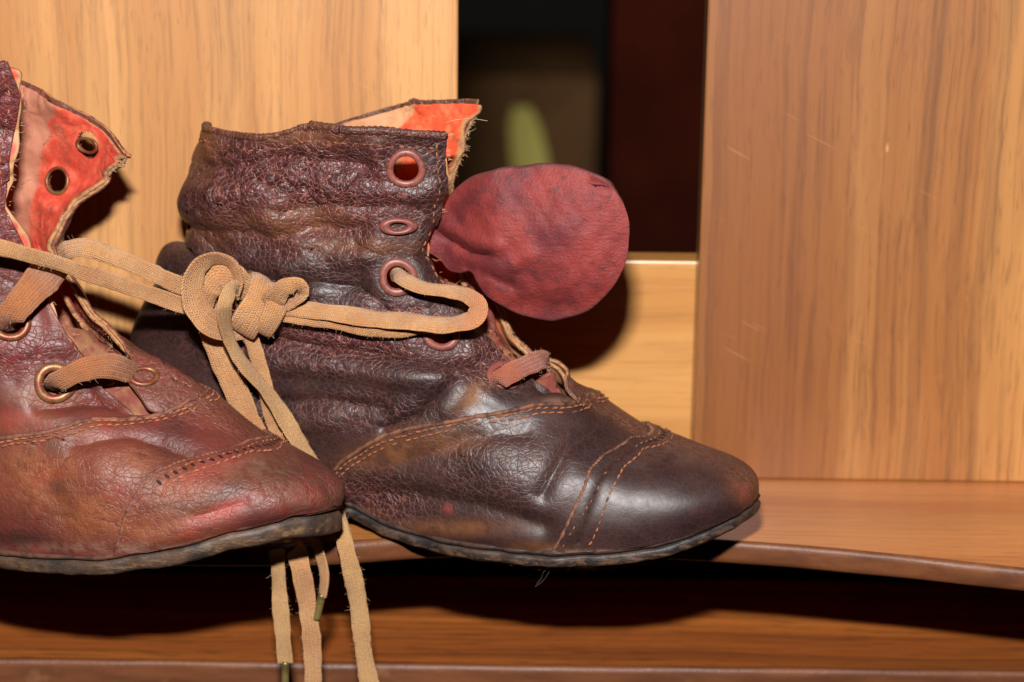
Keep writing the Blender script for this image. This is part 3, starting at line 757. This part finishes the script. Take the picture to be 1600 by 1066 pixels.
# ---- right-hand boot -------------------------------------------------------
PSI_R = math.radians(15)
dR = np.array([math.cos(PSI_R), -math.sin(PSI_R), 0])
OR = np.array([7.7, -34, 0]) - 87*dR
marksR = [(0, 0, 1171, 774), (0, .06, 1166, 760), (0, .13, 1142, 743), (0, .22, 1098, 725), (0, .30, 1047, 703), (0, .37, 1007, 683), (0, .45, 962, 652), (0, .53, 906, 621),
          (60, 0, 905, 857), (75, 0, 788, 853), (90, 0, 671, 832), (104, 0, 565, 794),
          (170, 1, 326, 194), (172, .9, 307, 262), (175, .8, 304, 322), (178, .67, 314, 384), (178, .63, 304, 398), (178, .60, 266, 393), (178, .56, 246, 414), (178, .45, 222, 490), (178, .30, 213, 560),
          (140, 1, 352, 205), (112, 1, 425, 209), (92, 1, 490, 194), (62, 1, 610, 198), (38, 1, 697, 203),
          (36, .9, 696, 275), (34, .80, 688, 352), (32, .745, 668, 378), (28, .69, 695, 435), (20, .62, 775, 520), (15, .57, 822, 580), (0, .58, 872, 578), 
          (-38, 1, 745, 156), (-36, .9, 729, 235), (-34, .8, 716, 300), (-10, .62, 826, 540), (-60, 1, 640, 160), (-90, 1, 545, 186), (-120, 1, 430, 224), (-150, 1, 350, 214)]
foldsR = [([(300, 350), (420, 366), (520, 358), (585, 350)], -1.2, 15), ([(600, 349), (690, 352)], -.5, 12), ([(690, 372), (620, 384), (540, 404), (450, 415), (330, 400)], .9, 17),
          ([(330, 300), (450, 285), (560, 300), (680, 290)], .9, 18), ([(330, 262), (450, 245), (580, 262)], -.7, 12), ([(440, 330), (520, 322), (600, 325)], -.6, 10),
          ([(560, 385), (620, 402), (680, 400)], -.7, 8), ([(480, 440), (560, 450), (600, 470)], -.6, 9),
          ([(400, 520), (520, 545), (640, 566), (760, 572)], -1.2, 11), ([(400, 562), (520, 572), (620, 588), (700, 592)], 1.1, 16),
          ([(420, 628), (520, 626), (600, 640)], -.8, 13), ([(430, 660), (520, 655)], .6, 14), ([(708, 590), (680, 620), (650, 648), (600, 668)], -1.1, 8), ([(735, 600), (700, 640)], .6, 14),
          ([(535, 792), (600, 772), (680, 776), (770, 792), (850, 818)], -.75, 17), ([(600, 815), (720, 830), (840, 842)], .5, 12),
          ([(775, 730)], 1.0, 60), ([(640, 720), (720, 690), (820, 680)], -.5, 16), ([(870, 640), (940, 670), (990, 690)], .4, 18), ([(850, 770), (880, 710), (930, 670)], -.7, 14),
          ([(1030, 692), (991, 703), (956, 727), (936, 757), (922, 795), (906, 840)], -.35, 6), ([(820, 600), (850, 618), (880, 612)], -.8, 9), ([(560, 730), (640, 745), (700, 735)], .4, 16)]
wearR = [(455, 345, 90, 26, .9), (325, 225, 34, 36, .8), (480, 212, 110, 14, .7), (560, 385, 90, 14, .6), (735, 622, 30, 16, 1., -45), (620, 700, 85, 26, .8, -12), (700, 690, 60, 24, .6),
         (700, 822, 110, 14, .7), (560, 800, 50, 12, .5), (340, 360, 40, 30, .5), (1150, 765, 22, 18, .6), (830, 850, 60, 8, .6)]
crinkR = [(480, 290, 230, 130, .75), (560, 520, 220, 60, .7), (560, 780, 120, 50, .6), (560, 640, 130, 40, .35), (760, 560, 120, 50, .5), (760, 730, 120, 70, .22)]
scufR = [(1120, 850, 60, 8, .5), (880, 632, 40, 7, .5), (1060, 720, 70, 18, .18), (960, 856, 160, 4, .6)]
def topR(a, th): return np.where(th > 0, -1.6*np.exp(-((a-1.97)/.35)**2), -1.*np.exp(-((a-1.6)/.5)**2))
TH0R = ([.53, .57, .62, .69, .74, .8, .9, 1], [13, 15, 20, 28, 32, 34, 36, 38])
BR = Boot(OR, PSI_R, marksR, foldsR, wearR, crinkR, scufR, [(700, 770, 160, 20, .5)] + [(x_, y_, 15, 15, .75) for x_, y_ in curve([(1030, 690), (988, 702), (953, 728), (933, 760), (918, 800), (902, 845)], 26)], TH0R, topR, .62, 3)
def find_far(px, py):                                   # inside of the far flap
    dd = np.linalg.norm(BR.px-np.array([px, py]), axis=-1); dd = np.where((~BR.facing) & (TH[None] < 0), dd, 1e9)
    j, i = np.unravel_index(dd.argmin(), dd.shape); return TH[i], TT[j]
BR.find_far = find_far
for e in BR.err: print('R', e)
bootR = empty('ankle_boot', OR + 66*dR, 'dark oxblood leather child ankle boot with a red tongue lolling out', 'boot', 'pair of antique child boots')
make_boot(BR, bootR, dict(leather=LEATH_R, lining=LIN_R, thread=THREAD_R, thread2=THREAD_R, eye=EYE_R, punch=PUNCH, sole=SOLE_R, welt=WELT_R, sole_t=3.6,
    vamp_px=[(900, 625), (876, 638), (831, 637), (757, 649), (688, 660), (633, 672), (582, 688), (540, 716), (515, 743)], vamp_end=math.radians(115),
    cap_px=[(1014, 684), (979, 694), (942, 716), (919, 739), (905, 776), (887, 817), (874, 850)], cap_end=math.radians(65.5),
    cap2_px=[(1040, 702), (1003, 712), (970, 738), (952, 771), (938, 808), (921, 846)], cap2_frac=.9,
    eyelets=[(635, 261, 1, 4.0, 2.55, 1, True), (622, 350, 1, 4.0, 1.7, .45, False), (622, 433, 1, 4.0, 2.3, 1, True), (688, 523, 1, 4.0, 2.3, .9, True), (786, 590, 1, 4.0, 2.3, .85, True)],
    facing_w=17, fray=170, seam=SEAM_R, tongue=INNER_T, tongue_t=(.50, .70), th0_far=([.53, .57, .62, .69, .74, .8, .9, 1], [-9, -6, 10, 26, 32, 34, 36, 38])))

# ---- left-hand boot --------------------------------------------------------
PSI_L = math.radians(17)
dL = np.array([math.cos(PSI_L), -math.sin(PSI_L), 0])
OL = np.array([-79, -44.5, 0]) - 87*dL
marksL = [(0, 0, 507, 791), (0, .06, 503, 776), (0, .13, 486, 757), (0, .22, 456, 736), (0, .30, 418, 714), (0, .37, 386, 694), (0, .45, 345, 659), (0, .53, 298, 624),
          (20, 0, 452, 799), (40, 0, 357, 822), (60, 0, 224, 856), (75, 0, 116, 866), (90, 0, 5, 857), (110, 0, -120, 822),
          (18, .53, 214, 652), (18, .57, 168, 604), (20, .62, 134, 553), (25, .68, 89, 489), (28, .74, 45, 392), (30, .8, 10, 322), (34, .88, 20, 240), (38, .95, 31, 150), (40, 1, 14, 97),
          (0, .57, 262, 588), (0, .62, 205, 562), (-6, .65, 168, 530), (-18, .68, 138, 484), (-26, .72, 82, 390), (-28, .77, 118, 314), (-30, .84, 160, 279), (-33, .93, 192, 258), (-36, 1, 201, 242), (-48, 1, 152, 192), (-60, 1, 84, 148), (-75, 1, 34, 124)]
foldsL = [([(170, 725)], 1.3, 60), ([(120, 700), (200, 690), (260, 700), (300, 720)], -.7, 12), ([(270, 690), (330, 700), (400, 690)], .5, 16),
          ([(310, 806), (340, 799), (380, 785)], -.45, 13), ([(60, 640), (120, 630), (180, 636)], -.9, 10), ([(20, 555), (90, 548)], 1.0, 24),
          ([(150, 610), (175, 640)], -.7, 6), ([(80, 760), (110, 810)], -.4, 22), ([(230, 840), (330, 815), (430, 790)], .5, 10)]
wearL = [(190, 730, 60, 30, .7), (230, 820, 90, 25, .8), (380, 740, 70, 14, .6, -20), (330, 830, 60, 10, .6), (70, 740, 80, 60, .95), (150, 800, 70, 45, .85), (290, 780, 70, 50, .7), (40, 660, 60, 20, .6), (430, 750, 70, 30, .7), (70, 620, 60, 20, .6), (130, 690, 60, 30, .5)]
crinkL = [(190, 770, 230, 110, .28), (440, 760, 90, 40, .3), (10, 250, 60, 200, .7), (40, 550, 90, 40, .55), (330, 650, 80, 40, .35), (130, 620, 90, 25, .4)]
scufL = [(420, 740, 70, 18, .35), (250, 850, 240, 9, .55), (285, 625, 26, 12, .5), (480, 770, 60, 20, .3)]
TH0L = ([.53, .57, .62, .68, .74, .8, .9, 1], [18, 18, 20, 25, 28, 30, 35, 40])
BL = Boot(OL, PSI_L, marksL, foldsL, wearL, crinkL, scufL, [(455, 745, 95, 32, .85), (350, 775, 90, 10, .6, -20), (30, 838, 45, 14, .8), (90, 700, 26, 18, .5), (95, 760, 18, 12, .6), (300, 790, 60, 8, .5)], TH0L, lambda a, th: np.zeros_like(th), .4, 31)
def find_farL(px, py):
    dd = np.linalg.norm(BL.px-np.array([px, py]), axis=-1); dd = np.where((~BL.facing) & (TH[None] < 0), dd, 1e9)
    j, i = np.unravel_index(dd.argmin(), dd.shape); return TH[i], TT[j]
BL.find_far = find_farL
for e in BL.err: print('L', e)
bootL = empty('ankle_boot', OL + 66*dL, 'reddish brown worn child ankle boot at the left, its toe cap scuffed', 'boot', 'pair of antique child boots')
make_boot(BL, bootL, dict(leather=LEATH_L, lining=LIN_L, thread=THREAD_L, thread2=THREAD_L, eye=EYE_L, punch=PUNCH, sole=SOLE_L, welt=WELT_L, sole_t=4.2, toe_thick=.4,
    vamp_px=[(294, 629), (281, 636), (253, 650), (219, 659), (135, 661), (51, 679), (0, 686), (-60, 720)], vamp_end=math.radians(138),
    cap_px=[(383, 699), (335, 714), (287, 730), (236, 745), (216, 769), (199, 802), (189, 836), (186, 860)], cap_end=math.radians(66),
    cap2_px=[(416, 717), (384, 718), (337, 736), (287, 753), (263, 762), (250, 782)], cap2_to_sole=False,
    th0_far=([.53, .57, .62, .65, .68, .72, .77, .84, .95, 1], [-15, -14, -9, 3, 16, 26, 28, 30, 33.5, 36]), seam=SEAM_L, tongue=INNER_T, tongue_t=(.50, .67),
    eyelets=[(86, 597, 1, 4.4, 2.5, .95, True), (16, 508, 1, 4.4, 2.5, .8, True), (-52, 385, 1, 4.4, 2.5, 1, True), (224, 592, 0, 3.4, 2.0, .7, False), (96, 284, -1, 3.1, 2.35, 1, True), (141, 226, -1, 3.0, 2.1, .6, True)],
    facing_w=20, fray=170))

# ------------------------------------------------------------------ laces
def ribbon(name, pts, width, mat, parent, thick=.95, phi=0., normals=None, n=None, taper=(1., 1.)):
    """flat braided strip along photograph-authored points (px, py, depth y)"""
    pts = np.asarray(pts, float)
    Wp = np.array([at_y(*p) for p in pts[:, :3]]) if normals is None else pts
    L = np.linalg.norm(np.diff(Wp, axis=0), axis=1).sum(); n = n or max(30, int(L/.45))
    key = np.r_[0, np.cumsum(np.linalg.norm(np.diff(Wp, axis=0), axis=1))]; key /= key[-1]
    C = curve(Wp, n); q = np.linspace(0, 1, n)
    ph = np.interp(q, np.linspace(0, 1, len(np.atleast_1d(phi))), np.radians(np.atleast_1d(phi)))
    wd = np.interp(q, np.linspace(0, 1, len(np.atleast_1d(width))), np.atleast_1d(width))
    T = np.gradient(C, axis=0); T /= np.linalg.norm(T, axis=1)[:, None]
    if normals is None: N0 = CAM - C
    else: N0 = np.stack([np.interp(q, key, np.asarray(normals)[:, k]) for k in range(3)], -1)
    N0 = N0 - T*(N0*T).sum(1)[:, None]; N0 /= np.linalg.norm(N0, axis=1)[:, None]
    S0 = np.cross(T, N0)
    N = N0*np.cos(ph)[:, None] + S0*np.sin(ph)[:, None]; S = np.cross(T, N)
    w1 = Waves(hash(name+str(len(pts))) % 97 + int(abs(Wp[0, 0])), 9); w2 = Waves(5+int(abs(Wp[0, 2])), 3)
    wd = wd*(1+.05*w1(C)+.025*w2(C))
    sec = []
    for k in range(18):
        a = 2*np.pi*k/18; x = math.copysign(abs(math.cos(a))**.55, math.cos(a))/2; y = math.copysign(abs(math.sin(a))**.6, math.sin(a))/2
        sec.append((x, y))
    sec = np.array(sec); m = len(sec)
    cup = .28*w1(C*.7+9)
    V = C[:, None] + S[:, None]*(sec[None, :, 0]*wd[:, None])[..., None] + N[:, None]*((sec[None, :, 1]*thick*(1-.5*np.abs(sec[None, :, 0])) - .25*np.exp(-(sec[None, :, 0]/.10)**2)*np.sign(sec[None, :, 1])*.5) + cup[:, None]*(sec[None, :, 0]*2)**2)[..., None]
    F = [[i*m+k, i*m+(k+1) % m, (i+1)*m+(k+1) % m, (i+1)*m+k] for i in range(n-1) for k in range(m)]
    F += [list(range(m))[::-1], [(n-1)*m+k for k in range(m)]]
    sl = np.r_[0, np.cumsum(np.linalg.norm(np.diff(C, axis=0), axis=1))]
    uv = np.stack([np.repeat(sl, m), np.tile(sec[:, 0], n)], -1)
    ob = link(name, V.reshape(-1, 3), F, mat, parent, uv=uv)
    ob_fuzz.append((C, S, N, wd))
    return ob
ob_fuzz = []
def fuzz_for(parent, count):
    P = []; D = []
    tot = sum(len(c[0]) for c in ob_fuzz)
    for C, S, N, wd in ob_fuzz:
        for _ in range(int(count*len(C)/tot)):
            i = random.randrange(len(C)); e = random.choice((-1, 1)); k = random.uniform(.7, 1) if random.random() < .75 else random.uniform(0, .7)
            P.append(C[i] + S[i]*e*k*wd[i]*.47 + N[i]*.3*(1 if random.random() < .8 else -1)); D.append(S[i]*e*k + N[i]*.5)
    fibres('lace_fuzz', P, D, .62, .03, FUZZ, parent); ob_fuzz.clear()
def aglet(parent, a, b):
    link('aglet', *tube(curve(np.array([at_y(*a), at_y(*b)]), 12), .85, 12), AGLET, parent)

laceL = empty('shoelace', at_y(150, 420, -48), 'tan braided lace of the left boot running to the knot, ends hanging down', 'shoelace', 'boot laces knotted together')
eyL = BL.pt(*BL.find(-50, 384))[1]
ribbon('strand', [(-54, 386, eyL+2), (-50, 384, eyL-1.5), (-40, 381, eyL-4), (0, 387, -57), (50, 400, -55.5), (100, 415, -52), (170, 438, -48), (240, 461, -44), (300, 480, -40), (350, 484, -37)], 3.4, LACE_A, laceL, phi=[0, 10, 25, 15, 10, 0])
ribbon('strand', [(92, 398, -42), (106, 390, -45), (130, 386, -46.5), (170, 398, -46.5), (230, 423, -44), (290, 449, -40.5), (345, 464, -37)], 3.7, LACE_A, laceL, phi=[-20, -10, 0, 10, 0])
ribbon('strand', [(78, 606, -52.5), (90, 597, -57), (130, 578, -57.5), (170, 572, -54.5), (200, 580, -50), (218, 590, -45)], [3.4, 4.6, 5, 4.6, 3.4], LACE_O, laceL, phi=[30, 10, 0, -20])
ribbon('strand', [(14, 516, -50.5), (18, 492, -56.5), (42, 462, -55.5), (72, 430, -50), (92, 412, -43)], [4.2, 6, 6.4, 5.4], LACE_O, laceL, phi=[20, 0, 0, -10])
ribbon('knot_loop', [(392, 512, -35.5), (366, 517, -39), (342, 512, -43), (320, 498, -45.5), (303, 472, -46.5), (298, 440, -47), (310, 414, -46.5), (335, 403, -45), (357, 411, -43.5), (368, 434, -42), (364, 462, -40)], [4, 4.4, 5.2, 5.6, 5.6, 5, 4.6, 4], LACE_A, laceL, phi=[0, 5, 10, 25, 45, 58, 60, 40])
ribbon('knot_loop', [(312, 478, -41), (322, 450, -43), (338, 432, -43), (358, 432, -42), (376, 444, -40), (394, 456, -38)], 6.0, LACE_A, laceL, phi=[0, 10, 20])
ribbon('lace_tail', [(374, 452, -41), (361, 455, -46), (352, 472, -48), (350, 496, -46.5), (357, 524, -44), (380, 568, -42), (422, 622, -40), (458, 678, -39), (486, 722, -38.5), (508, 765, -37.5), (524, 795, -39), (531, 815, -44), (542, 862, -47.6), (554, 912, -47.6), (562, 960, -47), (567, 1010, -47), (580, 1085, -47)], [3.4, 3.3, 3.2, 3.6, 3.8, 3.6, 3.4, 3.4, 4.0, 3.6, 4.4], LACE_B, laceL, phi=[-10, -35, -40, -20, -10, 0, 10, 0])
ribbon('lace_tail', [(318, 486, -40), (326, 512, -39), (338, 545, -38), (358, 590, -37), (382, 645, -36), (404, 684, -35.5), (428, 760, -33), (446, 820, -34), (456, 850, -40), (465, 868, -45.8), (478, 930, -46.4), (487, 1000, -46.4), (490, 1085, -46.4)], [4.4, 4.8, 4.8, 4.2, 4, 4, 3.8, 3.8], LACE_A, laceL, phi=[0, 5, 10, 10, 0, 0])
fuzz_for(laceL, 900)
laceR = empty('shoelace', at_y(560, 490, -44), 'tan braided lace of the right boot, looped back through its eyelets to the knot', 'shoelace', 'boot laces knotted together')
ribbon('strand', [(612, 430, -35.5), (620, 429, -40), (634, 438, -43.5), (660, 449, -45), (700, 455, -45.5), (730, 463, -45), (748, 479, -45.5), (742, 497, -47), (712, 505, -47.6), (660, 504, -47), (600, 499, -46), (540, 492, -44.5), (480, 484, -42.5), (430, 478, -40.5), (395, 474, -38.5)], [2.8, 3.2, 3.8, 4, 3.8, 3.6, 3.6], LACE_A, laceR, phi=[0, -25, -30, 40, 35, 20, 10, 0])
ribbon('strand', [(692, 524, -38.5), (686, 514, -43.5), (660, 510, -45), (625, 517, -45.3), (585, 515, -44.8), (520, 500, -43), (460, 492, -41.5), (410, 484, -39)], [2.6, 3.2, 3.8, 3.6], LACE_A, laceR, phi=[0, -10, -25, -10, 0])
ribbon('strand', [(778, 604, -42), (783, 592, -46.5), (800, 582, -46.5), (826, 570, -43), (848, 562, -37.5), (856, 566, -33)], [3.4, 4, 4.2, 4.2, 3.6], LACE_PINK, laceR, phi=[20, 0, -10, -30])
kc = np.array([at_y(380, 458, -38.5), at_y(402, 477, -39.5), at_y(432, 494, -40)])
a = np.linspace(-2.6, 10.2, 80); q = (a-a[0])/(a[-1]-a[0])
cen = np.stack([np.interp(q, [0, .5, 1], kc[:, k]) for k in range(3)], -1)
upv, tov = np.array([.62, 0, 1.]), np.array([.25, -1., .1]); rad = .52+.48*np.sin(np.pi*q)**.7 + .06*np.sin(q*17)
pts = cen + (np.cos(a)*5.2*rad)[:, None]*upv + (np.sin(a)*4.6*rad)[:, None]*tov
nrm = (np.cos(a)/5.2)[:, None]*upv + (np.sin(a)/4.6)[:, None]*tov
ribbon('knot_wrap', pts, [3.4, 5.0, 6.4, 6.2, 4.6, 3.2], LACE_A, laceR, thick=1.7, normals=nrm, n=190)
ribbon('knot_wrap', [(420, 486, -41), (432, 462, -45), (448, 449, -46.5), (464, 447, -46), (470, 456, -44.5), (458, 468, -43), (436, 478, -41.5)], [4, 4.4, 4, 3.6, 3.6], LACE_A, laceR, phi=[0, 10, 35, 10])
ribbon('lace_tail', [(384, 508, -38), (396, 540, -37.5), (411, 590, -37.5), (428, 660, -37), (450, 702, -36.5), (470, 770, -35), (484, 830, -39), (497, 852, -44.8), (507, 896, -46.2), (503, 932, -46.2)], [3.6, 3.4, 3.2, 3, 2.4], LACE_A, laceR, phi=[15, 20, 10, 40, 50])
aglet(laceR, (503.5, 928, -46.2), (494, 968, -46.2))
ribbon('lace_tail', [(350, 500, -37), (360, 560, -35.5), (384, 632, -34.5), (408, 700, -33.2), (422, 780, -32.5), (430, 845, -39), (433, 868, -45.6), (437, 930, -46.2), (446, 1036, -46.2)], [3.4, 3.4, 3.2, 3.2], LACE_B, laceR, phi=[0, 10, 0, 10])
aglet(laceR, (446, 1033, -46.2), (445, 1090, -46.2))
fuzz_for(laceR, 800)

# ------------------------------------------------------------------ tongue of the right boot
topc = curve([(672, 376), (690, 336), (706, 303), (730, 281), (770, 266), (815, 258), (860, 256), (905, 262), (945, 279), (971, 311), (984, 356)], 120)
botc = curve([(668, 392), (692, 409), (704, 422), (722, 426), (733, 424), (748, 441), (764, 464), (787, 479), (815, 492), (850, 500), (880, 499), (920, 484), (958, 448), (978, 408), (984, 356)], 120)
_wt = Waves(123, 60); _ws = Waves(124, 22)
for _c, _o in ((topc, 0), (botc, 500)):
    _q = np.stack([_c[:, 0]+_o, _c[:, 1], _c[:, 0]*0], -1); _e = np.sin(np.linspace(0, np.pi, 120))**.5
    _c[:, 1] += _e*(.9*_wt(_q) + .25*_ws(_q)); _c[:, 0] += _e*.3*_ws(_q+99)
qq = np.linspace(0, 1, 80)[:, None, None]
G = topc[None]*(1-qq) + botc[None]*qq
gx, gy = G[..., 0], G[..., 1]
yy = -31 - 9*smooth(680, 790, gx) - 5.5*smooth(780, 1000, gx)
bul = -3.4*np.exp(-(((gx-850)/130)**2 + ((gy-370)/95)**2)) + 2.5*smooth(430, 505, gy) + 1.5*smooth(300, 250, gy)
yy = yy + bul
def seg(pts, x, y):
    pts = np.asarray(pts, float); d = np.full(x.shape, 1e9)
    for a_, b_ in zip(pts[:-1], pts[1:]):
        ab = b_-a_; t_ = np.clip(((x-a_[0])*ab[0]+(y-a_[1])*ab[1])/(ab@ab), 0, 1)
        d = np.minimum(d, np.hypot(x-a_[0]-t_*ab[0], y-a_[1]-t_*ab[1]))
    return d
for pts_, am, sg in [([(688, 362), (712, 378), (738, 394), (765, 398)], 1.5, 7), ([(700, 352), (735, 374), (775, 384)], -1.1, 11), ([(735, 420), (770, 430), (800, 445)], 1.0, 10), ([(745, 440), (790, 415), (830, 400)], -.7, 14), ([(925, 283), (955, 293)], .8, 7), ([(800, 480), (850, 470), (900, 478)], .5, 14)]:
    yy = yy + am*np.exp(-(seg(pts_, gx, gy)/sg)**2)
wt = Waves(77, 13); yy = yy + .18*wt(np.stack([gx*.134, gy*.134, gx*0], -1)) + .08*Waves(78, 4)(np.stack([gx*.134, gy*.134, gx*0], -1))
PT = np.array([[at_y(gx[i, j], gy[i, j], yy[i, j]) for j in range(120)] for i in range(80)])
NTn = grid_normals(PT[:, :-1]); NTn = np.concatenate([NTn, NTn[:, -1:]], 1)
if (NTn*(CAM-PT)).sum() < 0: NTn = -NTn
V, f1, f2, rim = shell(PT[:, :-1], NTn[:, :-1], -.6, .6, .4)
F = np.r_[f1, f2, rim]
ed = np.minimum(np.minimum(qq[:, 0], 1-qq[:, 0])*80*1.2*np.ones((1, 119)), (118-np.arange(119))[None]*1.2)
tg = link('tongue', V, F, TONGUE, bootR, attrs={'rimdark': np.tile(smooth(5, 0, ed).ravel(), 2)}, uv=np.tile(np.stack([gx[:, :-1], gy[:, :-1]], -1).reshape(-1, 2)/1000, (2, 1)))
tg['label'] = 'dusty red leather tongue flopped out sideways'
sl_ = []
for k in range(13):
    x_ = 921 + 32*k/12; y_ = 287 + 8*k/12 + 1.2*math.sin(k*.5); h_ = 2.6*math.sin(math.pi*k/12)**.7
    sl_.append((x_, y_, h_))
def tdepth(x_, y_):
    i, j = np.unravel_index((np.hypot(gx-x_, gy-y_)).argmin(), gx.shape); return yy[i, j]
V = [at_y(x_, y_-h_, tdepth(x_, y_)-.75) for x_, y_, h_ in sl_] + [at_y(x_, y_+h_, tdepth(x_, y_)-.75) for x_, y_, h_ in sl_]
link('slit_shade', V, [[i, i+1, 14+i, 13+i] for i in range(12)], BLACK, tg)  # flat black lens on the surface, painting the dark of an opening

# ------------------------------------------------------------------ small loose things
mb = MB()
for pl, r_ in [([(694, 192, -39), (715, 187, -40), (740, 186, -40), (762, 189, -40)], .05)]:
    mb.add(*tube(curve(np.array([at_y(*p) for p in pl]), 24), r_, 5))
mb.build('loose_thread', FUZZ, bootR)
mb = MB()
for pl in [[(872, 880, -51), (862, 888, -53), (850, 893, -53.5), (846, 903, -53), (838, 913, -53)], [(862, 888, -53), (856, 897, -53.4), (848, 908, -53), (836, 917, -53.6)]]:
    mb.add(*tube(curve(np.array([at_y(*p) for p in pl]), 20), .11, 5))
mb.build('loose_thread', FUZZD, bootR)
xs_ = np.linspace(778, 1062, 90); wz = Waves(9, 30)
lo_ = np.array([at_y(x_, np.interp(x_, [778, 860, 940, 1035, 1062], [876.5, 884.5, 882, 871, 864]) , -52.5+.0*x_) for x_ in xs_])
V = []
for k, p_ in enumerate(lo_):
    e_ = math.sin(math.pi*k/89)**.4; j_ = .5*float(wz(np.array([xs_[k]*3, 0, 0])))
    V += [p_ + [0, -.9*e_+.3*j_, -.35*e_], p_ + [0, 7, .25], p_ + [0, 7, -.4], p_ + [0, -.7*e_+.3*j_, -.9*e_-.1]]
F = [[i*4+k, i*4+(k+1) % 4, i*4+4+(k+1) % 4, i*4+4+k] for i in range(89) for k in range(4)] + [[3, 2, 1, 0], [356, 357, 358, 359]]
fk = link('peeling_sole_layer', V, F, RAW, bootR)
